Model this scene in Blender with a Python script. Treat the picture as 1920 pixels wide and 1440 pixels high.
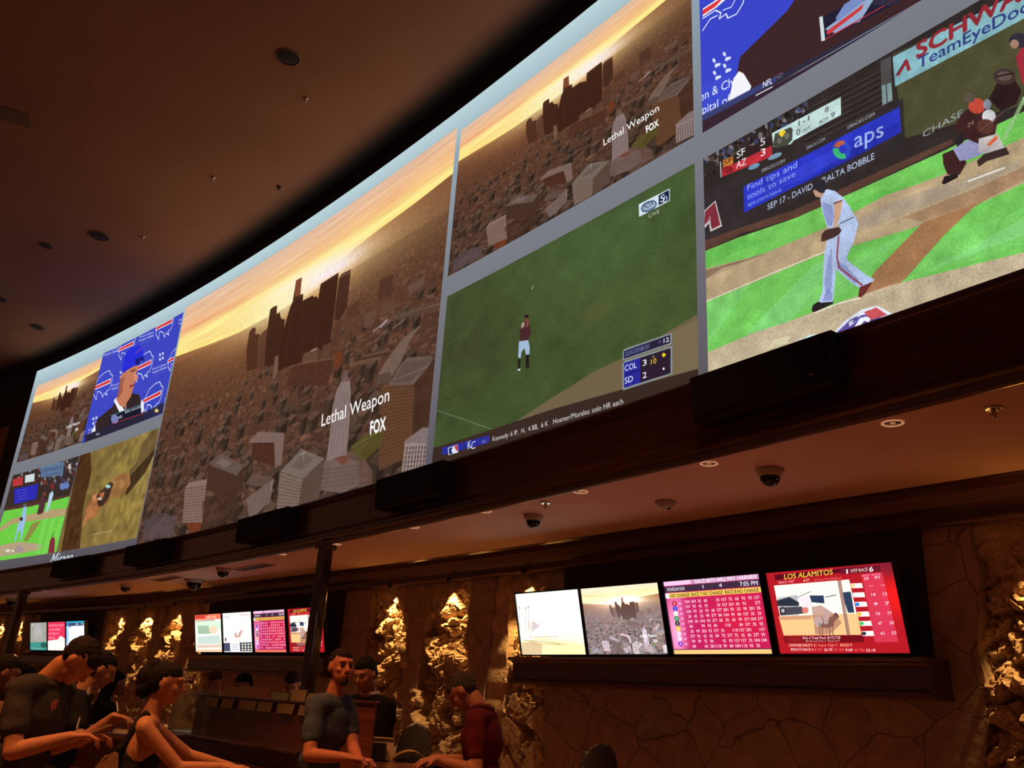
import bpy, bmesh, math, random
import numpy as np
from mathutils import Vector, Matrix
for o in list(bpy.data.objects): bpy.data.objects.remove(o)
SCN = bpy.context.scene
COL = SCN.collection
# ---------------------------------------------------------------- camera
PITCH, ROLL, FPX, CZ = math.radians(20.358), math.radians(3.508), 1606.57, 1.5
_c, _s, _cp, _sp = math.cos(ROLL), math.sin(ROLL), math.cos(PITCH), math.sin(PITCH)
RIGHT = Vector((_c, -_sp*_s, _cp*_s)); UP = Vector((-_s, -_sp*_c, _cp*_c)); FWD = Vector((0, _cp, _sp))
cd = bpy.data.cameras.new('camera'); cam = bpy.data.objects.new('camera', cd); COL.objects.link(cam)
cd.sensor_fit = 'HORIZONTAL'; cd.sensor_width = 36; cd.lens = 36*FPX/1920; cd.clip_end = 200; cd.clip_start = 0.05
cam.matrix_world = Matrix(((RIGHT.x, UP.x, -FWD.x, 0), (RIGHT.y, UP.y, -FWD.y, 0), (RIGHT.z, UP.z, -FWD.z, CZ), (0, 0, 0, 1)))
SCN.camera = cam
# ---------------------------------------------------------------- world, exposure
w = bpy.data.worlds.new('world'); SCN.world = w; w.use_nodes = True
bgn = w.node_tree.nodes['Background']; bgn.inputs[0].default_value = (1.0, 0.36, 0.20, 1); bgn.inputs[1].default_value = 0.105
SCN.view_settings.view_transform = 'Standard'; SCN.view_settings.look = 'None'
SCN.view_settings.exposure = 0; SCN.view_settings.gamma = 1; SCN.view_settings.use_curve_mapping = False
# ---------------------------------------------------------------- room lamps (high ceiling and soffit downlights)
def spot(name, loc, target, energy, color, size, blend, radius=.04):
    l = bpy.data.lights.new(name, 'SPOT'); l.energy = energy; l.color = color; l.spot_size = math.radians(size)
    l.spot_blend = blend; l.shadow_soft_size = radius
    o = bpy.data.objects.new(name, l); COL.objects.link(o); o.location = loc
    o.rotation_euler = (Vector(target)-Vector(loc)).to_track_quat('-Z', 'Y').to_euler(); return o
WARM = (1.0, .40, .13)
ROOM_LAMPS = [((-5.2, 3.6, 11.0), (-2.6, 5.0, 1), 2000), ((-3.2, 1.2, 11.0), (-1.6, 4.7, 1), 1900), ((-.8, 1.5, 11.0), (-.65, 5.8, 1), 950), ((-7, 9, 11.0), (-3.6, 7.5, 1), 400)]
for i, (a, b, e) in enumerate(ROOM_LAMPS): spot('ceiling_lamp_light', a, b, e, WARM, 34, .8, .12)
# ---------------------------------------------------------------- helpers
def at(px, py, d):
    """point seen at photograph pixel (px, py), at horizontal distance d from the camera"""
    r = RIGHT*((px-960)/FPX)+UP*(-(py-720)/FPX)+FWD
    r = r*(d/math.hypot(r.x, r.y)); return Vector((r.x, r.y, r.z+CZ))
def atz(px, py, z):
    r = RIGHT*((px-960)/FPX)+UP*(-(py-720)/FPX)+FWD
    r = r*((z-CZ)/r.z); return Vector((r.x, r.y, z))
def tag(o, label=None, cat=None, group=None, kind=None):
    if label: o['label'] = label
    if cat: o['category'] = cat
    if group: o['group'] = group
    if kind: o['kind'] = kind
    return o
def link(name, me, mat=None, parent=None):
    o = bpy.data.objects.new(name, me); COL.objects.link(o)
    if mat is not None and not me.materials: me.materials.append(mat)
    if parent is not None: o.parent = parent
    return o
def obj(name, bm, mat=None, parent=None, smooth=False):
    me = bpy.data.meshes.new(name); bmesh.ops.recalc_face_normals(bm, faces=bm.faces); bm.to_mesh(me); bm.free()
    if smooth:
        for p in me.polygons: p.use_smooth = True
    return link(name, me, mat, parent)
def empty(name, loc, rz=0):
    o = bpy.data.objects.new(name, None); COL.objects.link(o); o.location = loc; o.rotation_euler = (0, 0, rz); o.empty_display_size = .1; return o
def bx(bm, c, s, M=None, bev=0):
    r = bmesh.ops.create_cube(bm, size=1)['verts']
    for v in r: v.co = Vector((v.co.x*s[0]+c[0], v.co.y*s[1]+c[1], v.co.z*s[2]+c[2]))
    if bev:
        es = list({e for v in r for e in v.link_edges}); q = bmesh.ops.bevel(bm, geom=es, offset=bev, segments=2, affect='EDGES', profile=.6)
        r = list({v for f in q['faces'] for v in f.verts} | {v for v in r if v.is_valid})
    if M is not None:
        for v in r: v.co = M @ v.co
    return r
def lathe(bm, prof, n=32, c=(0, 0, 0)):
    rings = []
    for (r, z) in prof:
        if r < 1e-5: rings.append([bm.verts.new((c[0], c[1], c[2]+z))])
        else: rings.append([bm.verts.new((c[0]+r*math.cos(2*math.pi*i/n), c[1]+r*math.sin(2*math.pi*i/n), c[2]+z)) for i in range(n)])
    for a, b in zip(rings, rings[1:]):
        for i in range(n):
            j = (i+1) % n
            f = [a[i % len(a)], a[j % len(a)], b[j % len(b)], b[i % len(b)]]
            f = list(dict.fromkeys(f))
            if len(f) > 2: bm.faces.new(f)
def tube(bm, pts, r, n=10):
    pts = [Vector(p) for p in pts]; prev = None
    for k, p in enumerate(pts):
        t = (pts[min(k+1, len(pts)-1)]-pts[max(k-1, 0)]).normalized()
        a = t.orthogonal().normalized() if prev is None else (prev[0]-t*prev[0].dot(t)).normalized()
        b = t.cross(a); rr = r[k] if isinstance(r, (list, tuple)) else r
        ring = [bm.verts.new(p+a*rr*math.cos(2*math.pi*i/n)+b*rr*math.sin(2*math.pi*i/n)) for i in range(n)]
        if prev:
            for i in range(n): bm.faces.new((prev[1][i], prev[1][(i+1) % n], ring[(i+1) % n], ring[i]))
        else: bm.faces.new(ring[::-1])
        prev = (a, ring)
    bm.faces.new(prev[1])
# curved plan: three circles (screen wall, stone wall, canopy front)
SC = ((-87.432, -58.839), 111.544); WC = ((-91.51, -65.252), 118.682); FC = ((-73.293, -46.469), 90.993)
def surf(s, z, C=SC, off=0.0):
    th = math.pi/5-s/C[1]; R = C[1]-off
    return Vector((C[0][0]+R*math.cos(th), C[0][1]+R*math.sin(th), z))
def frame_at(s, z, C=SC, off=0.0):
    """matrix: x along the wall to the right, y into the wall, z up"""
    th = math.pi/5-s/C[1]; n = Vector((math.cos(th), math.sin(th), 0)); x = Vector((math.sin(th), -math.cos(th), 0)); p = surf(s, z, C, off)
    return Matrix(((x.x, n.x, 0, p.x), (x.y, n.y, 0, p.y), (0, 0, 1, p.z), (0, 0, 0, 1)))
def sweep(bm, prof, C, s0, s1, n, closed=False):
    """profile [(offset towards the room, z)] swept along a circle"""
    rows = [[bm.verts.new(surf(s0+(s1-s0)*i/n, z, C, o)) for (o, z) in prof] for i in range(n+1)]
    m = len(prof)
    for a, b in zip(rows, rows[1:]):
        for j in range(m if closed else m-1): bm.faces.new((a[j], b[j], b[(j+1) % m], a[(j+1) % m]))
    if closed: bm.faces.new(rows[0]); bm.faces.new(rows[-1][::-1])
# ---------------------------------------------------------------- materials
def lin(c):
    return tuple((x/12.92 if x <= .04045 else ((x+.055)/1.055)**2.4) for x in [v/255 for v in c])
def mat(name, col, rough=.7, metal=0, emit=None, estr=0, noise=0, nscale=8, bump=0, bscale=60, trans=0, spec=.5):
    m = bpy.data.materials.new(name); m.use_nodes = True; nt = m.node_tree; b = nt.nodes['Principled BSDF']
    b.inputs['Base Color'].default_value = (*col, 1); b.inputs['Roughness'].default_value = rough; b.inputs['Metallic'].default_value = metal
    b.inputs['Specular IOR Level'].default_value = spec
    if trans: b.inputs['Transmission Weight'].default_value = trans
    if emit: b.inputs['Emission Color'].default_value = (*emit, 1); b.inputs['Emission Strength'].default_value = estr
    if noise or bump:
        tc = nt.nodes.new('ShaderNodeTexCoord')
    if noise:
        n = nt.nodes.new('ShaderNodeTexNoise'); n.inputs['Scale'].default_value = nscale; n.inputs['Detail'].default_value = 6
        nt.links.new(tc.outputs['Object'], n.inputs['Vector'])
        r = nt.nodes.new('ShaderNodeValToRGB'); r.color_ramp.elements[0].position = .3; r.color_ramp.elements[1].position = .7
        r.color_ramp.elements[0].color = (*[c*(1-noise) for c in col], 1); r.color_ramp.elements[1].color = (*[min(1, c*(1+noise)) for c in col], 1)
        nt.links.new(n.outputs['Fac'], r.inputs[0]); nt.links.new(r.outputs[0], b.inputs['Base Color'])
    if bump:
        n = nt.nodes.new('ShaderNodeTexNoise'); n.inputs['Scale'].default_value = bscale; n.inputs['Detail'].default_value = 4
        nt.links.new(tc.outputs['Object'], n.inputs['Vector']); u = nt.nodes.new('ShaderNodeBump'); u.inputs['Strength'].default_value = bump; u.inputs['Distance'].default_value = .02
        nt.links.new(n.outputs['Fac'], u.inputs['Height']); nt.links.new(u.outputs[0], b.inputs['Normal'])
    return m
def wood(name, dark, light, rough=.28, sc=1.0, axis=(1, 1, 12)):
    m = mat(name, dark, rough); nt = m.node_tree; b = nt.nodes['Principled BSDF']
    tc = nt.nodes.new('ShaderNodeTexCoord'); mp = nt.nodes.new('ShaderNodeMapping'); mp.inputs['Scale'].default_value = axis
    n = nt.nodes.new('ShaderNodeTexNoise'); n.inputs['Scale'].default_value = 2.2*sc; n.inputs['Detail'].default_value = 8; n.inputs['Distortion'].default_value = 1.2
    r = nt.nodes.new('ShaderNodeValToRGB'); r.color_ramp.elements[0].position = .35; r.color_ramp.elements[1].position = .68
    r.color_ramp.elements[0].color = (*dark, 1); r.color_ramp.elements[1].color = (*light, 1)
    nt.links.new(tc.outputs['Object'], mp.inputs[0]); nt.links.new(mp.outputs[0], n.inputs['Vector']); nt.links.new(n.outputs['Fac'], r.inputs[0]); nt.links.new(r.outputs[0], b.inputs['Base Color'])
    b.inputs['Coat Weight'].default_value = .3; b.inputs['Coat Roughness'].default_value = .15
    return m
M = dict(
    wood=wood('dark_mahogany', (.050, .016, .010), (.105, .034, .020)),
    redwood=wood('red_wood', (.10, .022, .012), (.17, .045, .02), .35),
    ceil=mat('painted_ceiling', (.40, .27, .20), .9, noise=.10, nscale=.6, bump=.1, bscale=90),
    soffit=mat('painted_soffit', (.78, .55, .46), .9, noise=.05, nscale=1.5, bump=.08, bscale=90),
    black=mat('matt_black', (.012, .010, .010), .8),
    blackplas=mat('black_plastic', (.012, .012, .012), .35),
    cloth_black=mat('speaker_cloth', (.010, .009, .009), .95, bump=.3, bscale=300),
    metal=mat('brushed_metal', (.75, .62, .45), .25, 1), chrome=mat('chrome', (.8, .8, .8), .12, 1),
    white=mat('white_plastic', (.45, .38, .33), .5), smoke=mat('smoked_dome', (.008, .008, .009), .08),
    floor=mat('patterned_carpet', (.30, .16, .10), .95, noise=.5, nscale=3),
    paper=mat('paper', (.75, .66, .52), .8), paper_dim=mat('aged_card', (.38, .27, .17), .8, noise=.2),
    redwall=mat('rose_plaster', (.35, .14, .10), .85),
)
# ---------------------------------------------------------------- painter for what the screens show
def glyphs(s, off=0.0, shear=0.0):
    c = bpy.data.curves.new('t', 'FONT'); c.body = s; c.size = 1; c.offset = off; c.resolution_u = 3; c.shear = shear
    o = bpy.data.objects.new('t', c); COL.objects.link(o); bpy.context.view_layer.update()
    me = bpy.data.meshes.new_from_object(o.evaluated_get(bpy.context.evaluated_depsgraph_get()))
    me.calc_loop_triangles(); v = np.array([tuple(x.co) for x in me.vertices])[:, :2] if len(me.vertices) else np.zeros((0, 2))
    t = [tuple(x.vertices) for x in me.loop_triangles]
    bpy.data.objects.remove(o); bpy.data.curves.remove(c); bpy.data.meshes.remove(me); return v, t
_gc = {}
def homog(src, dst):
    A = []; b = []
    for (x, y), (u, v) in zip(src, dst):
        A += [[x, y, 1, 0, 0, 0, -u*x, -u*y], [0, 0, 0, x, y, 1, -v*x, -v*y]]; b += [u, v]
    return np.append(np.linalg.solve(np.array(A), np.array(b)), 1).reshape(3, 3)
class Pic:
    """RGB picture painted in numpy; corners = where TL,TR,BR,BL of the picture sit in the photograph"""
    SS = 2
    def __init__(s, w, h, corners=None, base=(0, 0, 0)):
        s.w, s.h = w*s.SS, h*s.SS; s.a = np.empty((s.h, s.w, 3), np.float32); s.a[:] = np.array(base, np.float32)/255
        s.H = homog(corners, [(0, 0), (s.w, 0), (s.w, s.h), (0, s.h)]) if corners else np.diag([s.w, s.h, 1.0]); s.o = (0, 0, 1, 1)
        s.rng = np.random.default_rng(7)
    def crop(s, ox=0, oy=0, k=1.0, ky=None): s.o = (ox, oy, k, ky or k); return s
    def m(s, pts):
        p = np.array(pts, float).reshape(-1, 2); p = np.c_[p[:, 0]/s.o[2]+s.o[0], p[:, 1]/s.o[3]+s.o[1], np.ones(len(p))]@s.H.T
        return p[:, :2]/p[:, 2:]
    def _fill(s, P, col, al):
        x0, y0 = np.floor(P.min(0)).astype(int); x1, y1 = np.ceil(P.max(0)).astype(int)+1
        x0, y0, x1, y1 = max(x0, 0), max(y0, 0), min(x1, s.w), min(y1, s.h)
        if x1 <= x0 or y1 <= y0: return
        X = np.arange(x0, x1)+.5; Y = np.arange(y0, y1)+.5
        ins = np.zeros((len(Y), len(X)), bool); Q = np.roll(P, -1, 0)
        for (ax, ay), (bx_, by) in zip(P, Q):
            if ay == by: continue
            r = (Y > min(ay, by)) & (Y <= max(ay, by))
            if not r.any(): continue
            xc = ax+(Y[r]-ay)*(bx_-ax)/(by-ay); ins[r] ^= (X[None] > xc[:, None])
        c = np.array(col, np.float32)/255; v = s.a[y0:y1, x0:x1]
        v[ins] = v[ins]*(1-al)+c*al
    def poly(s, pts, col, al=1.0): s._fill(s.m(pts), col, al); return s
    def line(s, pts, col, wd=2, al=1.0):
        P = s.m(pts); wd = wd*s.SS/2
        for a, b in zip(P, P[1:]):
            d = b-a; L = np.hypot(*d)
            if L < 1e-6: continue
            n = np.array([-d[1], d[0]])/L*wd; e = d/L*wd*.3; s._fill(np.array([a-e+n, b+e+n, b+e-n, a-e-n]), col, al)
        return s
    def blob(s, c, rx, ry, col, al=1.0, n=20, rot=0, wob=0):
        t = np.linspace(0, 2*np.pi, n, endpoint=False); k = 1+wob*s.rng.standard_normal(n)
        x, y = rx*np.cos(t)*k, ry*np.sin(t)*k; r = math.radians(rot)
        s.poly(np.c_[c[0]+x*math.cos(r)-y*math.sin(r), c[1]+x*math.sin(r)+y*math.cos(r)], col, al); return s
    def text(s, st, a, b, h, col, off=0.0, al=1.0, shear=0.0, fit=True):
        """baseline from a to b, cap height h (in the current units)"""
        k = (st, 0.0, shear)
        if k not in _gc: _gc[k] = glyphs(*k)
        v, t = _gc[k]
        if not len(v): return s
        pa, pb, pu = s.m([a])[0], s.m([b])[0], s.m([(a[0], a[1]-h)])[0]
        W = v[:, 0].max()-v[:, 0].min(); ux = (pb-pa)/W; uy = (pu-pa)/.73
        P = pa+(v[:, :1]-v[:, 0].min())*ux+v[:, 1:]*uy
        sh = [(0, 0)] if off <= 0 else [(-off, 0), (off, 0), (0, off), (0, -off)]
        for dx, dy in sh:
            R = P+dx*ux+dy*uy
            for q in t: s._fill(R[list(q)], col, al)
        return s
    def noise(s, amt, cell, col=(1, 1, 1), box=None, ay=1.0):
        x0, y0, x1, y1 = box or (0, 0, 1, 1); X0, Y0, X1, Y1 = int(x0*s.w), int(y0*s.h), int(x1*s.w), int(y1*s.h)
        g = s.rng.standard_normal((int((Y1-Y0)/(cell*ay))+3, int((X1-X0)/cell)+3)).astype(np.float32)
        yy = np.linspace(0, g.shape[0]-1.01, Y1-Y0); xx = np.linspace(0, g.shape[1]-1.01, X1-X0)
        yi = yy.astype(int); xi = xx.astype(int); fy = (yy-yi)[:, None]; fx = (xx-xi)[None]
        f = (g[yi][:, xi]*(1-fy)*(1-fx)+g[yi][:, xi+1]*(1-fy)*fx+g[yi+1][:, xi]*fy*(1-fx)+g[yi+1][:, xi+1]*fy*fx)
        s.a[Y0:Y1, X0:X1] *= (1+amt*f[..., None]*np.array(col, np.float32)); return s
    def glow(s, c, rx, ry, col, al=1.0, rot=0):
        p = s.m([c, (c[0]+rx, c[1]), (c[0], c[1]+ry)]); rx = abs(np.hypot(*(p[1]-p[0]))); ry = abs(np.hypot(*(p[2]-p[0])))
        Y, X = np.mgrid[0:s.h, 0:s.w].astype(np.float32); X -= p[0][0]; Y -= p[0][1]; r = math.radians(rot)
        u = X*math.cos(r)+Y*math.sin(r); v = -X*math.sin(r)+Y*math.cos(r)
        k = (al*np.exp(-(u/rx)**2-(v/ry)**2))[..., None]; s.a = s.a*(1-k)+k*np.array(col, np.float32)/255; return s
    def down(s):
        a = s.a.reshape(s.h//2, 2, s.w//2, 2, 3).mean((1, 3)) if s.SS == 2 else s.a
        return np.clip(a, 0, 1)
    def soft(s, n=1):
        for _ in range(n):
            a = s.a; a = (np.roll(a, 1, 0)+2*a+np.roll(a, -1, 0))/4; s.a = (np.roll(a, 1, 1)+2*a+np.roll(a, -1, 1))/4
        return s
def to_image(name, a):
    h, w_ = a.shape[:2]; im = bpy.data.images.new(name, w_, h); b = np.ones((h, w_, 4), np.float32); b[..., :3] = a[::-1]
    im.pixels.foreach_set(b.ravel()); im.update(); im.pack(); return im
def screen_mat(name, a, gain=1.0):
    m = bpy.data.materials.new(name); m.use_nodes = True; nt = m.node_tree; b = nt.nodes['Principled BSDF']
    t = nt.nodes.new('ShaderNodeTexImage'); t.image = to_image(name, a); t.extension = 'EXTEND'
    b.inputs['Base Color'].default_value = (.01, .01, .01, 1); b.inputs['Roughness'].default_value = .6; b.inputs['Specular IOR Level'].default_value = .1
    nt.links.new(t.outputs['Color'], b.inputs['Emission Color']); b.inputs['Emission Strength'].default_value = gain
    return m
def jit(c, d, rng): return tuple(np.clip(np.array(c)+rng.normal(0, d), 0, 255))
# ---- the city at sunset (shown on three tiles and one television)
C2 = [(349.0, 576.3), (857.9, 238.7), (794.5, 902.1), (255.3, 1023.3)]
def paint_city():
    p = Pic(1280, 720, C2, (104, 70, 52)); rng = p.rng
    W, H = p.w, p.h; Y, X = np.mgrid[0:H, 0:W].astype(np.float32); u = X/W; v = Y/H
    hz = np.interp(np.arange(W)/W, [0, .3, .5, .62, .72, .8, .9, 1], [.225, .262, .262, .225, .19, .175, .165, .15])[None]*1.0  # hill line
    # sky
    t = np.clip(v/hz, 0, 1)[..., None]
    top = np.array([226, 190, 164]); mid = np.array([246, 190, 136]); low = np.array([255, 232, 132])
    sky = np.where(t < .55, top+(mid-top)*(t/.55), mid+(low-mid)*((t-.55)/.45))/255
    band = np.exp(-((v-(.115+.02*np.sin(u*3)))/.018)**2)[..., None]
    sky = sky*(1-.5*band)+.5*band*np.array([236, 150, 112])/255
    band2 = np.exp(-((v-(.17-.03*u))/.03)**2)[..., None]; sky = sky*(1-.75*band2)+.75*band2*np.array([255, 244, 150])/255
    p.a = np.where((v < hz)[..., None], sky, p.a).astype(np.float32)
    g = rng.standard_normal((90, 12)).astype(np.float32)
    yi = np.clip((v*3.2+u*.12)*90, 0, 88.9); xi = u*10.9; y0 = yi.astype(int); x0 = xi.astype(int)
    st = g[y0, x0]*(1-(yi-y0))*(1-(xi-x0))+g[y0, x0+1]*(1-(yi-y0))*(xi-x0)+g[y0+1, x0]*(yi-y0)*(1-(xi-x0))+g[y0+1, x0+1]*(yi-y0)*(xi-x0)
    p.a = np.where((v < hz)[..., None], p.a*(1+.055*st[..., None]*np.array([.5, 1, 1.4])), p.a).astype(np.float32)
    # ground haze near the horizon
    k = np.exp(-(v-hz)/.10)[..., None]*np.exp(-((u-.42)/.42)**2)[..., None]
    k2 = np.clip((v-hz)/.72, 0, 1)[..., None]
    gr = np.array([112, 70, 48])*(1-k2)+np.array([74, 52, 42])*k2
    gr = gr*(1-.7*k)+.7*k*np.array([206, 124, 66])
    p.a = np.where((v >= hz)[..., None], gr/255, p.a).astype(np.float32)
    k = np.exp(-((u-.50)/.17)**2-((v-.20)/.045)**2)[..., None]; p.a = p.a*(1-.8*k)+.8*k*np.array([255, 246, 190])/255
    k = (np.exp(-((u-.55)/.12)**2-((v-.185)/.022)**2)*1.25)[..., None].clip(0, 1); p.a = (p.a*(1-k)+k*np.array([252, 246, 250])/255).astype(np.float32)
    k = np.exp(-((u-.62)/.16)**2-((v-hz-.02)/.05)**2)[..., None]*(v >= hz)[..., None]; p.a = (p.a*(1-.7*k)+.7*k*np.array([226, 132, 66])/255).astype(np.float32)
    # thousands of roofs, larger towards the viewer
    p.H2 = p.H; keep = p.H; p.H = np.diag([W, H, 1.0]); p.crop()
    n = 5200; vs = np.sort(rng.random(n)**1.25)
    for q in vs:
        y = .24+q*.8; x = rng.random(); hzx = np.interp(x, [0, .3, .5, .62, .72, .8, .9, 1], [.225, .262, .262, .225, .19, .175, .165, .15])
        y = hzx+.008+q*(1.03-hzx); sz = .003+.018*((y-hzx)/(.85))**1.25; w_ = sz*rng.uniform(.6, 2.0); h_ = sz*rng.uniform(.5, 1.7)
        f = (y-hzx)/.85; c0 = np.array([112, 72, 52])*(1-f)+np.array([84, 60, 50])*f
        b = rng.normal(0, 1); c = np.clip(c0*(1+.17*b), 20, 220); sk = rng.uniform(-.5, .5)*w_
        p.poly([(x, y), (x+w_, y-sk*.3), (x+w_+sk*.2, y+h_), (x+sk*.2, y+h_+sk*.3)], c, .55*(.35+.65*min(1, f*4)))
        if rng.random() < .5: p.poly([(x, y), (x+w_, y-sk*.3), (x+w_*.9, y-h_*.45), (x-w_*.1, y-h_*.4)], np.clip(c*1.25+8, 0, 230), .45*min(1, .2+f*3))
        if rng.random() < .2: p.poly([(x, y+h_*.2), (x+w_*.35, y+h_*.2), (x+w_*.35, y+h_*1.3), (x, y+h_*1.3)], c*.55, .5)
    for q in np.sort(rng.random(230)):   # mid-sized blocks with a lit roof and two shaded sides
        y = .46+q*.52; x = rng.uniform(-.02, 1); sz = .012+.030*q; w_ = sz*rng.uniform(.8, 1.7); d_ = sz*rng.uniform(.4, .9); h_ = sz*rng.uniform(.5, 2.2); t = rng.uniform(.8, 1.15); c = np.array([104, 78, 64])*t
        p.poly([(x, y), (x+w_*.5, y-d_), (x+w_, y-d_*.1), (x+w_*.5, y+d_*.7)], c, .85); p.poly([(x, y), (x+w_*.5, y+d_*.7), (x+w_*.48, y+d_*.7+h_), (x+.002, y+h_)], c*.72, .9); p.poly([(x+w_*.5, y+d_*.7), (x+w_, y-d_*.1), (x+w_*.97, y+h_), (x+w_*.48, y+d_*.7+h_)], c*.52, .9)
    for _ in range(260):   # trees and road slivers
        x, y = rng.random(), rng.uniform(.45, 1); L = rng.uniform(.01, .05); a = rng.choice([-.6, .9, .15]); p.line([(x, y), (x+L, y+L*a)], (66, 50, 34) if rng.random() < .6 else (150, 116, 92), 1.6, .5)
    p.H = keep; p.crop(260, 240, 1.847)
    D = (58, 34, 24)
    def grid(q, nx, ny, col, al=.6, fw=.55, fh=.55):
        q = [np.array(c, float) for c in q]
        for i in range(nx):
            for j in range(ny):
                f = lambda a, b: tuple((q[0]*(1-a)+q[1]*a)*(1-b)+(q[3]*(1-a)+q[2]*a)*b)
                a0, a1, b0, b1 = (i+.5-fw/2)/nx, (i+.5+fw/2)/nx, (j+.5-fh/2)/ny, (j+.5+fh/2)/ny
                p.poly([f(a0, b0), f(a1, b0), f(a1, b1), f(a0, b1)], col, al)
    # sun, low between the towers
    p.crop(); p.glow((545, 548), 70, 22, (255, 250, 235), .95, -33+30); p.glow((560, 540), 190, 46, (255, 236, 160), .6); p.glow((610, 505), 55, 16, (250, 240, 250), .9)
    p.glow((600, 540), 60, 20, (236, 140, 60), .2)
    # dark downtown towers
    p.crop(420, 480, 6)
    p.poly([(200, 1040), (232, 840), (260, 795), (302, 785), (298, 860), (345, 860), (330, 980), (310, 1250), (200, 1280)], (84, 48, 34), .9)
    p.poly([(345, 880), (400, 815), (438, 790), (420, 1100), (390, 1270), (310, 1250)], (98, 62, 46), .85)
    p.poly([(430, 800), (462, 582), (490, 555), (540, 532), (532, 632), (570, 612), (574, 660), (592, 690), (622, 686), (610, 900), (560, 1050), (520, 1200), (395, 1230), (412, 950)], (70, 40, 27), .97)
    p.poly([(560, 1010), (640, 700), (682, 560), (712, 490), (735, 350), (752, 250), (818, 215), (806, 330), (800, 412), (832, 402), (826, 480), (940, 420), (950, 440), (980, 430), (1000, 460), (1030, 290), (1232, 165), (1222, 330), (1180, 640), (1140, 960), (1040, 1040), (1000, 1020), (830, 1190), (640, 1230), (545, 1280)], (68, 37, 25), .98)
    p.poly([(735, 350), (752, 250), (818, 215), (806, 330), (800, 412), (740, 440)], (140, 78, 52), .8)
    p.poly([(1228, 330), (1240, 230), (1268, 180), (1376, 128), (1360, 300), (1330, 560), (1250, 700), (1185, 690)], (78, 46, 34), .97); p.poly([(1240, 235), (1262, 190), (1376, 130), (1368, 180)], (112, 74, 58), .9)
    p.line([(1235, 170), (1190, 600), (1140, 950)], (124, 78, 56), 3, .8); p.line([(830, 480), (800, 1100)], (96, 54, 36), 3, .5); p.line([(1010, 460), (960, 1000)], (92, 52, 34), 3, .5); p.line([(690, 600), (640, 1150)], (98, 56, 38), 3, .5)
    p.poly([(1200, 740), (1270, 700), (1230, 990), (1150, 1000)], (96, 60, 44), .8); p.poly([(1350, 560), (1480, 470), (1470, 620), (1320, 700)], (96, 58, 40), .8)
    p.poly([(1720, 250), (1880, 190), (1850, 430), (1690, 470)], (88, 56, 42), .9); p.poly([(1530, 640), (1680, 580), (1650, 760), (1540, 800)], (112, 80, 64), .8); p.poly([(1730, 560), (1900, 480), (1900, 600), (1720, 660)], (108, 78, 62), .7); p.poly([(1705, 790), (1790, 700), (1820, 695), (1740, 790)], (176, 160, 172), .9)
    p.poly([(830, 1080), (960, 1020), (1000, 1020), (990, 1180), (810, 1200)], (112, 80, 62), .9); p.line([(920, 1050), (985, 1018)], (200, 178, 160), 4, .8); p.poly([(1050, 990), (1140, 950), (1130, 1130), (1020, 1170)], (104, 70, 54), .85); p.poly([(510, 1110), (548, 1100), (540, 1290), (500, 1370), (480, 1360)], (128, 96, 78), .9)
    p.poly([(700, 1220), (1180, 1120), (1140, 1330), (1120, 1440), (640, 1440)], (86, 50, 36), .85); p.line([(680, 1225), (790, 1190), (1180, 1130)], (132, 92, 72), 4, .7); p.poly([(1200, 1060), (1270, 1040), (1290, 1160), (1200, 1290), (1180, 1150)], (124, 60, 34), .8)
    p.poly([(1370, 1160), (1840, 1020), (1700, 1160), (1360, 1240)], (118, 86, 68), .8); p.line([(1420, 1160), (1820, 1080)], (62, 38, 28), 4, .8)
    p.crop(260, 240, 1.847)
    p.poly([(870, 640), (1062, 590), (1058, 632), (862, 668)], (98, 74, 60), .8); p.line([(872, 652), (1058, 606)], (150, 120, 98), 2, .5)
    p.poly([(925, 545), (960, 525), (990, 510), (985, 545), (930, 575)], (120, 96, 86), .6)
    p.poly([(818, 850), (850, 800), (905, 730), (960, 690), (978, 680), (930, 740), (905, 800), (868, 860), (858, 885), (812, 880)], (134, 110, 98), .8)
    p.poly([(816, 852), (862, 840), (868, 862), (858, 885), (812, 880)], (84, 60, 48), .6)
    p.line([(800, 700), (850, 665)], (196, 176, 182), 3, .8); p.line([(872, 690), (915, 660)], (178, 158, 164), 3, .6)
    # long striped office block, right
    p.poly([(856, 888), (900, 820), (925, 792), (1022, 790), (1000, 850), (950, 888)], (118, 98, 90), .9)
    p.poly([(870, 880), (915, 812), (1018, 795), (985, 830), (940, 876)], (92, 70, 60), .5); p.line([(880, 870), (1015, 820)], (160, 142, 138), 2, .6)
    p.poly([(832, 892), (950, 886), (945, 1090), (930, 1140), (822, 1185)], (112, 74, 50), .96)
    for i in range(22): p.line([(828, 900+i*13), (948, 893+i*11.0)], (62, 38, 26), 1.6, .55)
    p.poly([(952, 884), (1024, 800), (1040, 1020), (960, 1060), (944, 1090)], (76, 48, 34), .85)
    # L-shaped pale roof
    p.poly([(365, 1080), (395, 1046), (485, 1050), (474, 1160), (452, 1172), (450, 1082)], (138, 112, 104), .92)
    p.poly([(372, 1086), (448, 1084), (450, 1168), (372, 1140)], (84, 48, 34), .9); p.line([(366, 1082), (450, 1082)], (170, 146, 140), 2, .8)
    # white tower of the city hall
    T = (150, 128, 124)
    p.poly([(612, 1160), (660, 1130), (752, 1150), (750, 1235), (690, 1262), (610, 1250)], (128, 104, 98), .9); grid([(612, 1172), (748, 1160), (748, 1230), (612, 1248)], 16, 5, (86, 62, 54), .6, .4, .6)
    p.poly([(632, 1150), (645, 1060), (655, 960), (668, 905), (682, 880), (694, 850), (700, 836), (708, 850), (718, 878), (720, 905), (716, 1010), (706, 1130), (660, 1140)], T, .97)
    p.poly([(694, 850), (700, 836), (708, 850), (712, 872), (686, 874)], (118, 92, 84), .9)
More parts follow.
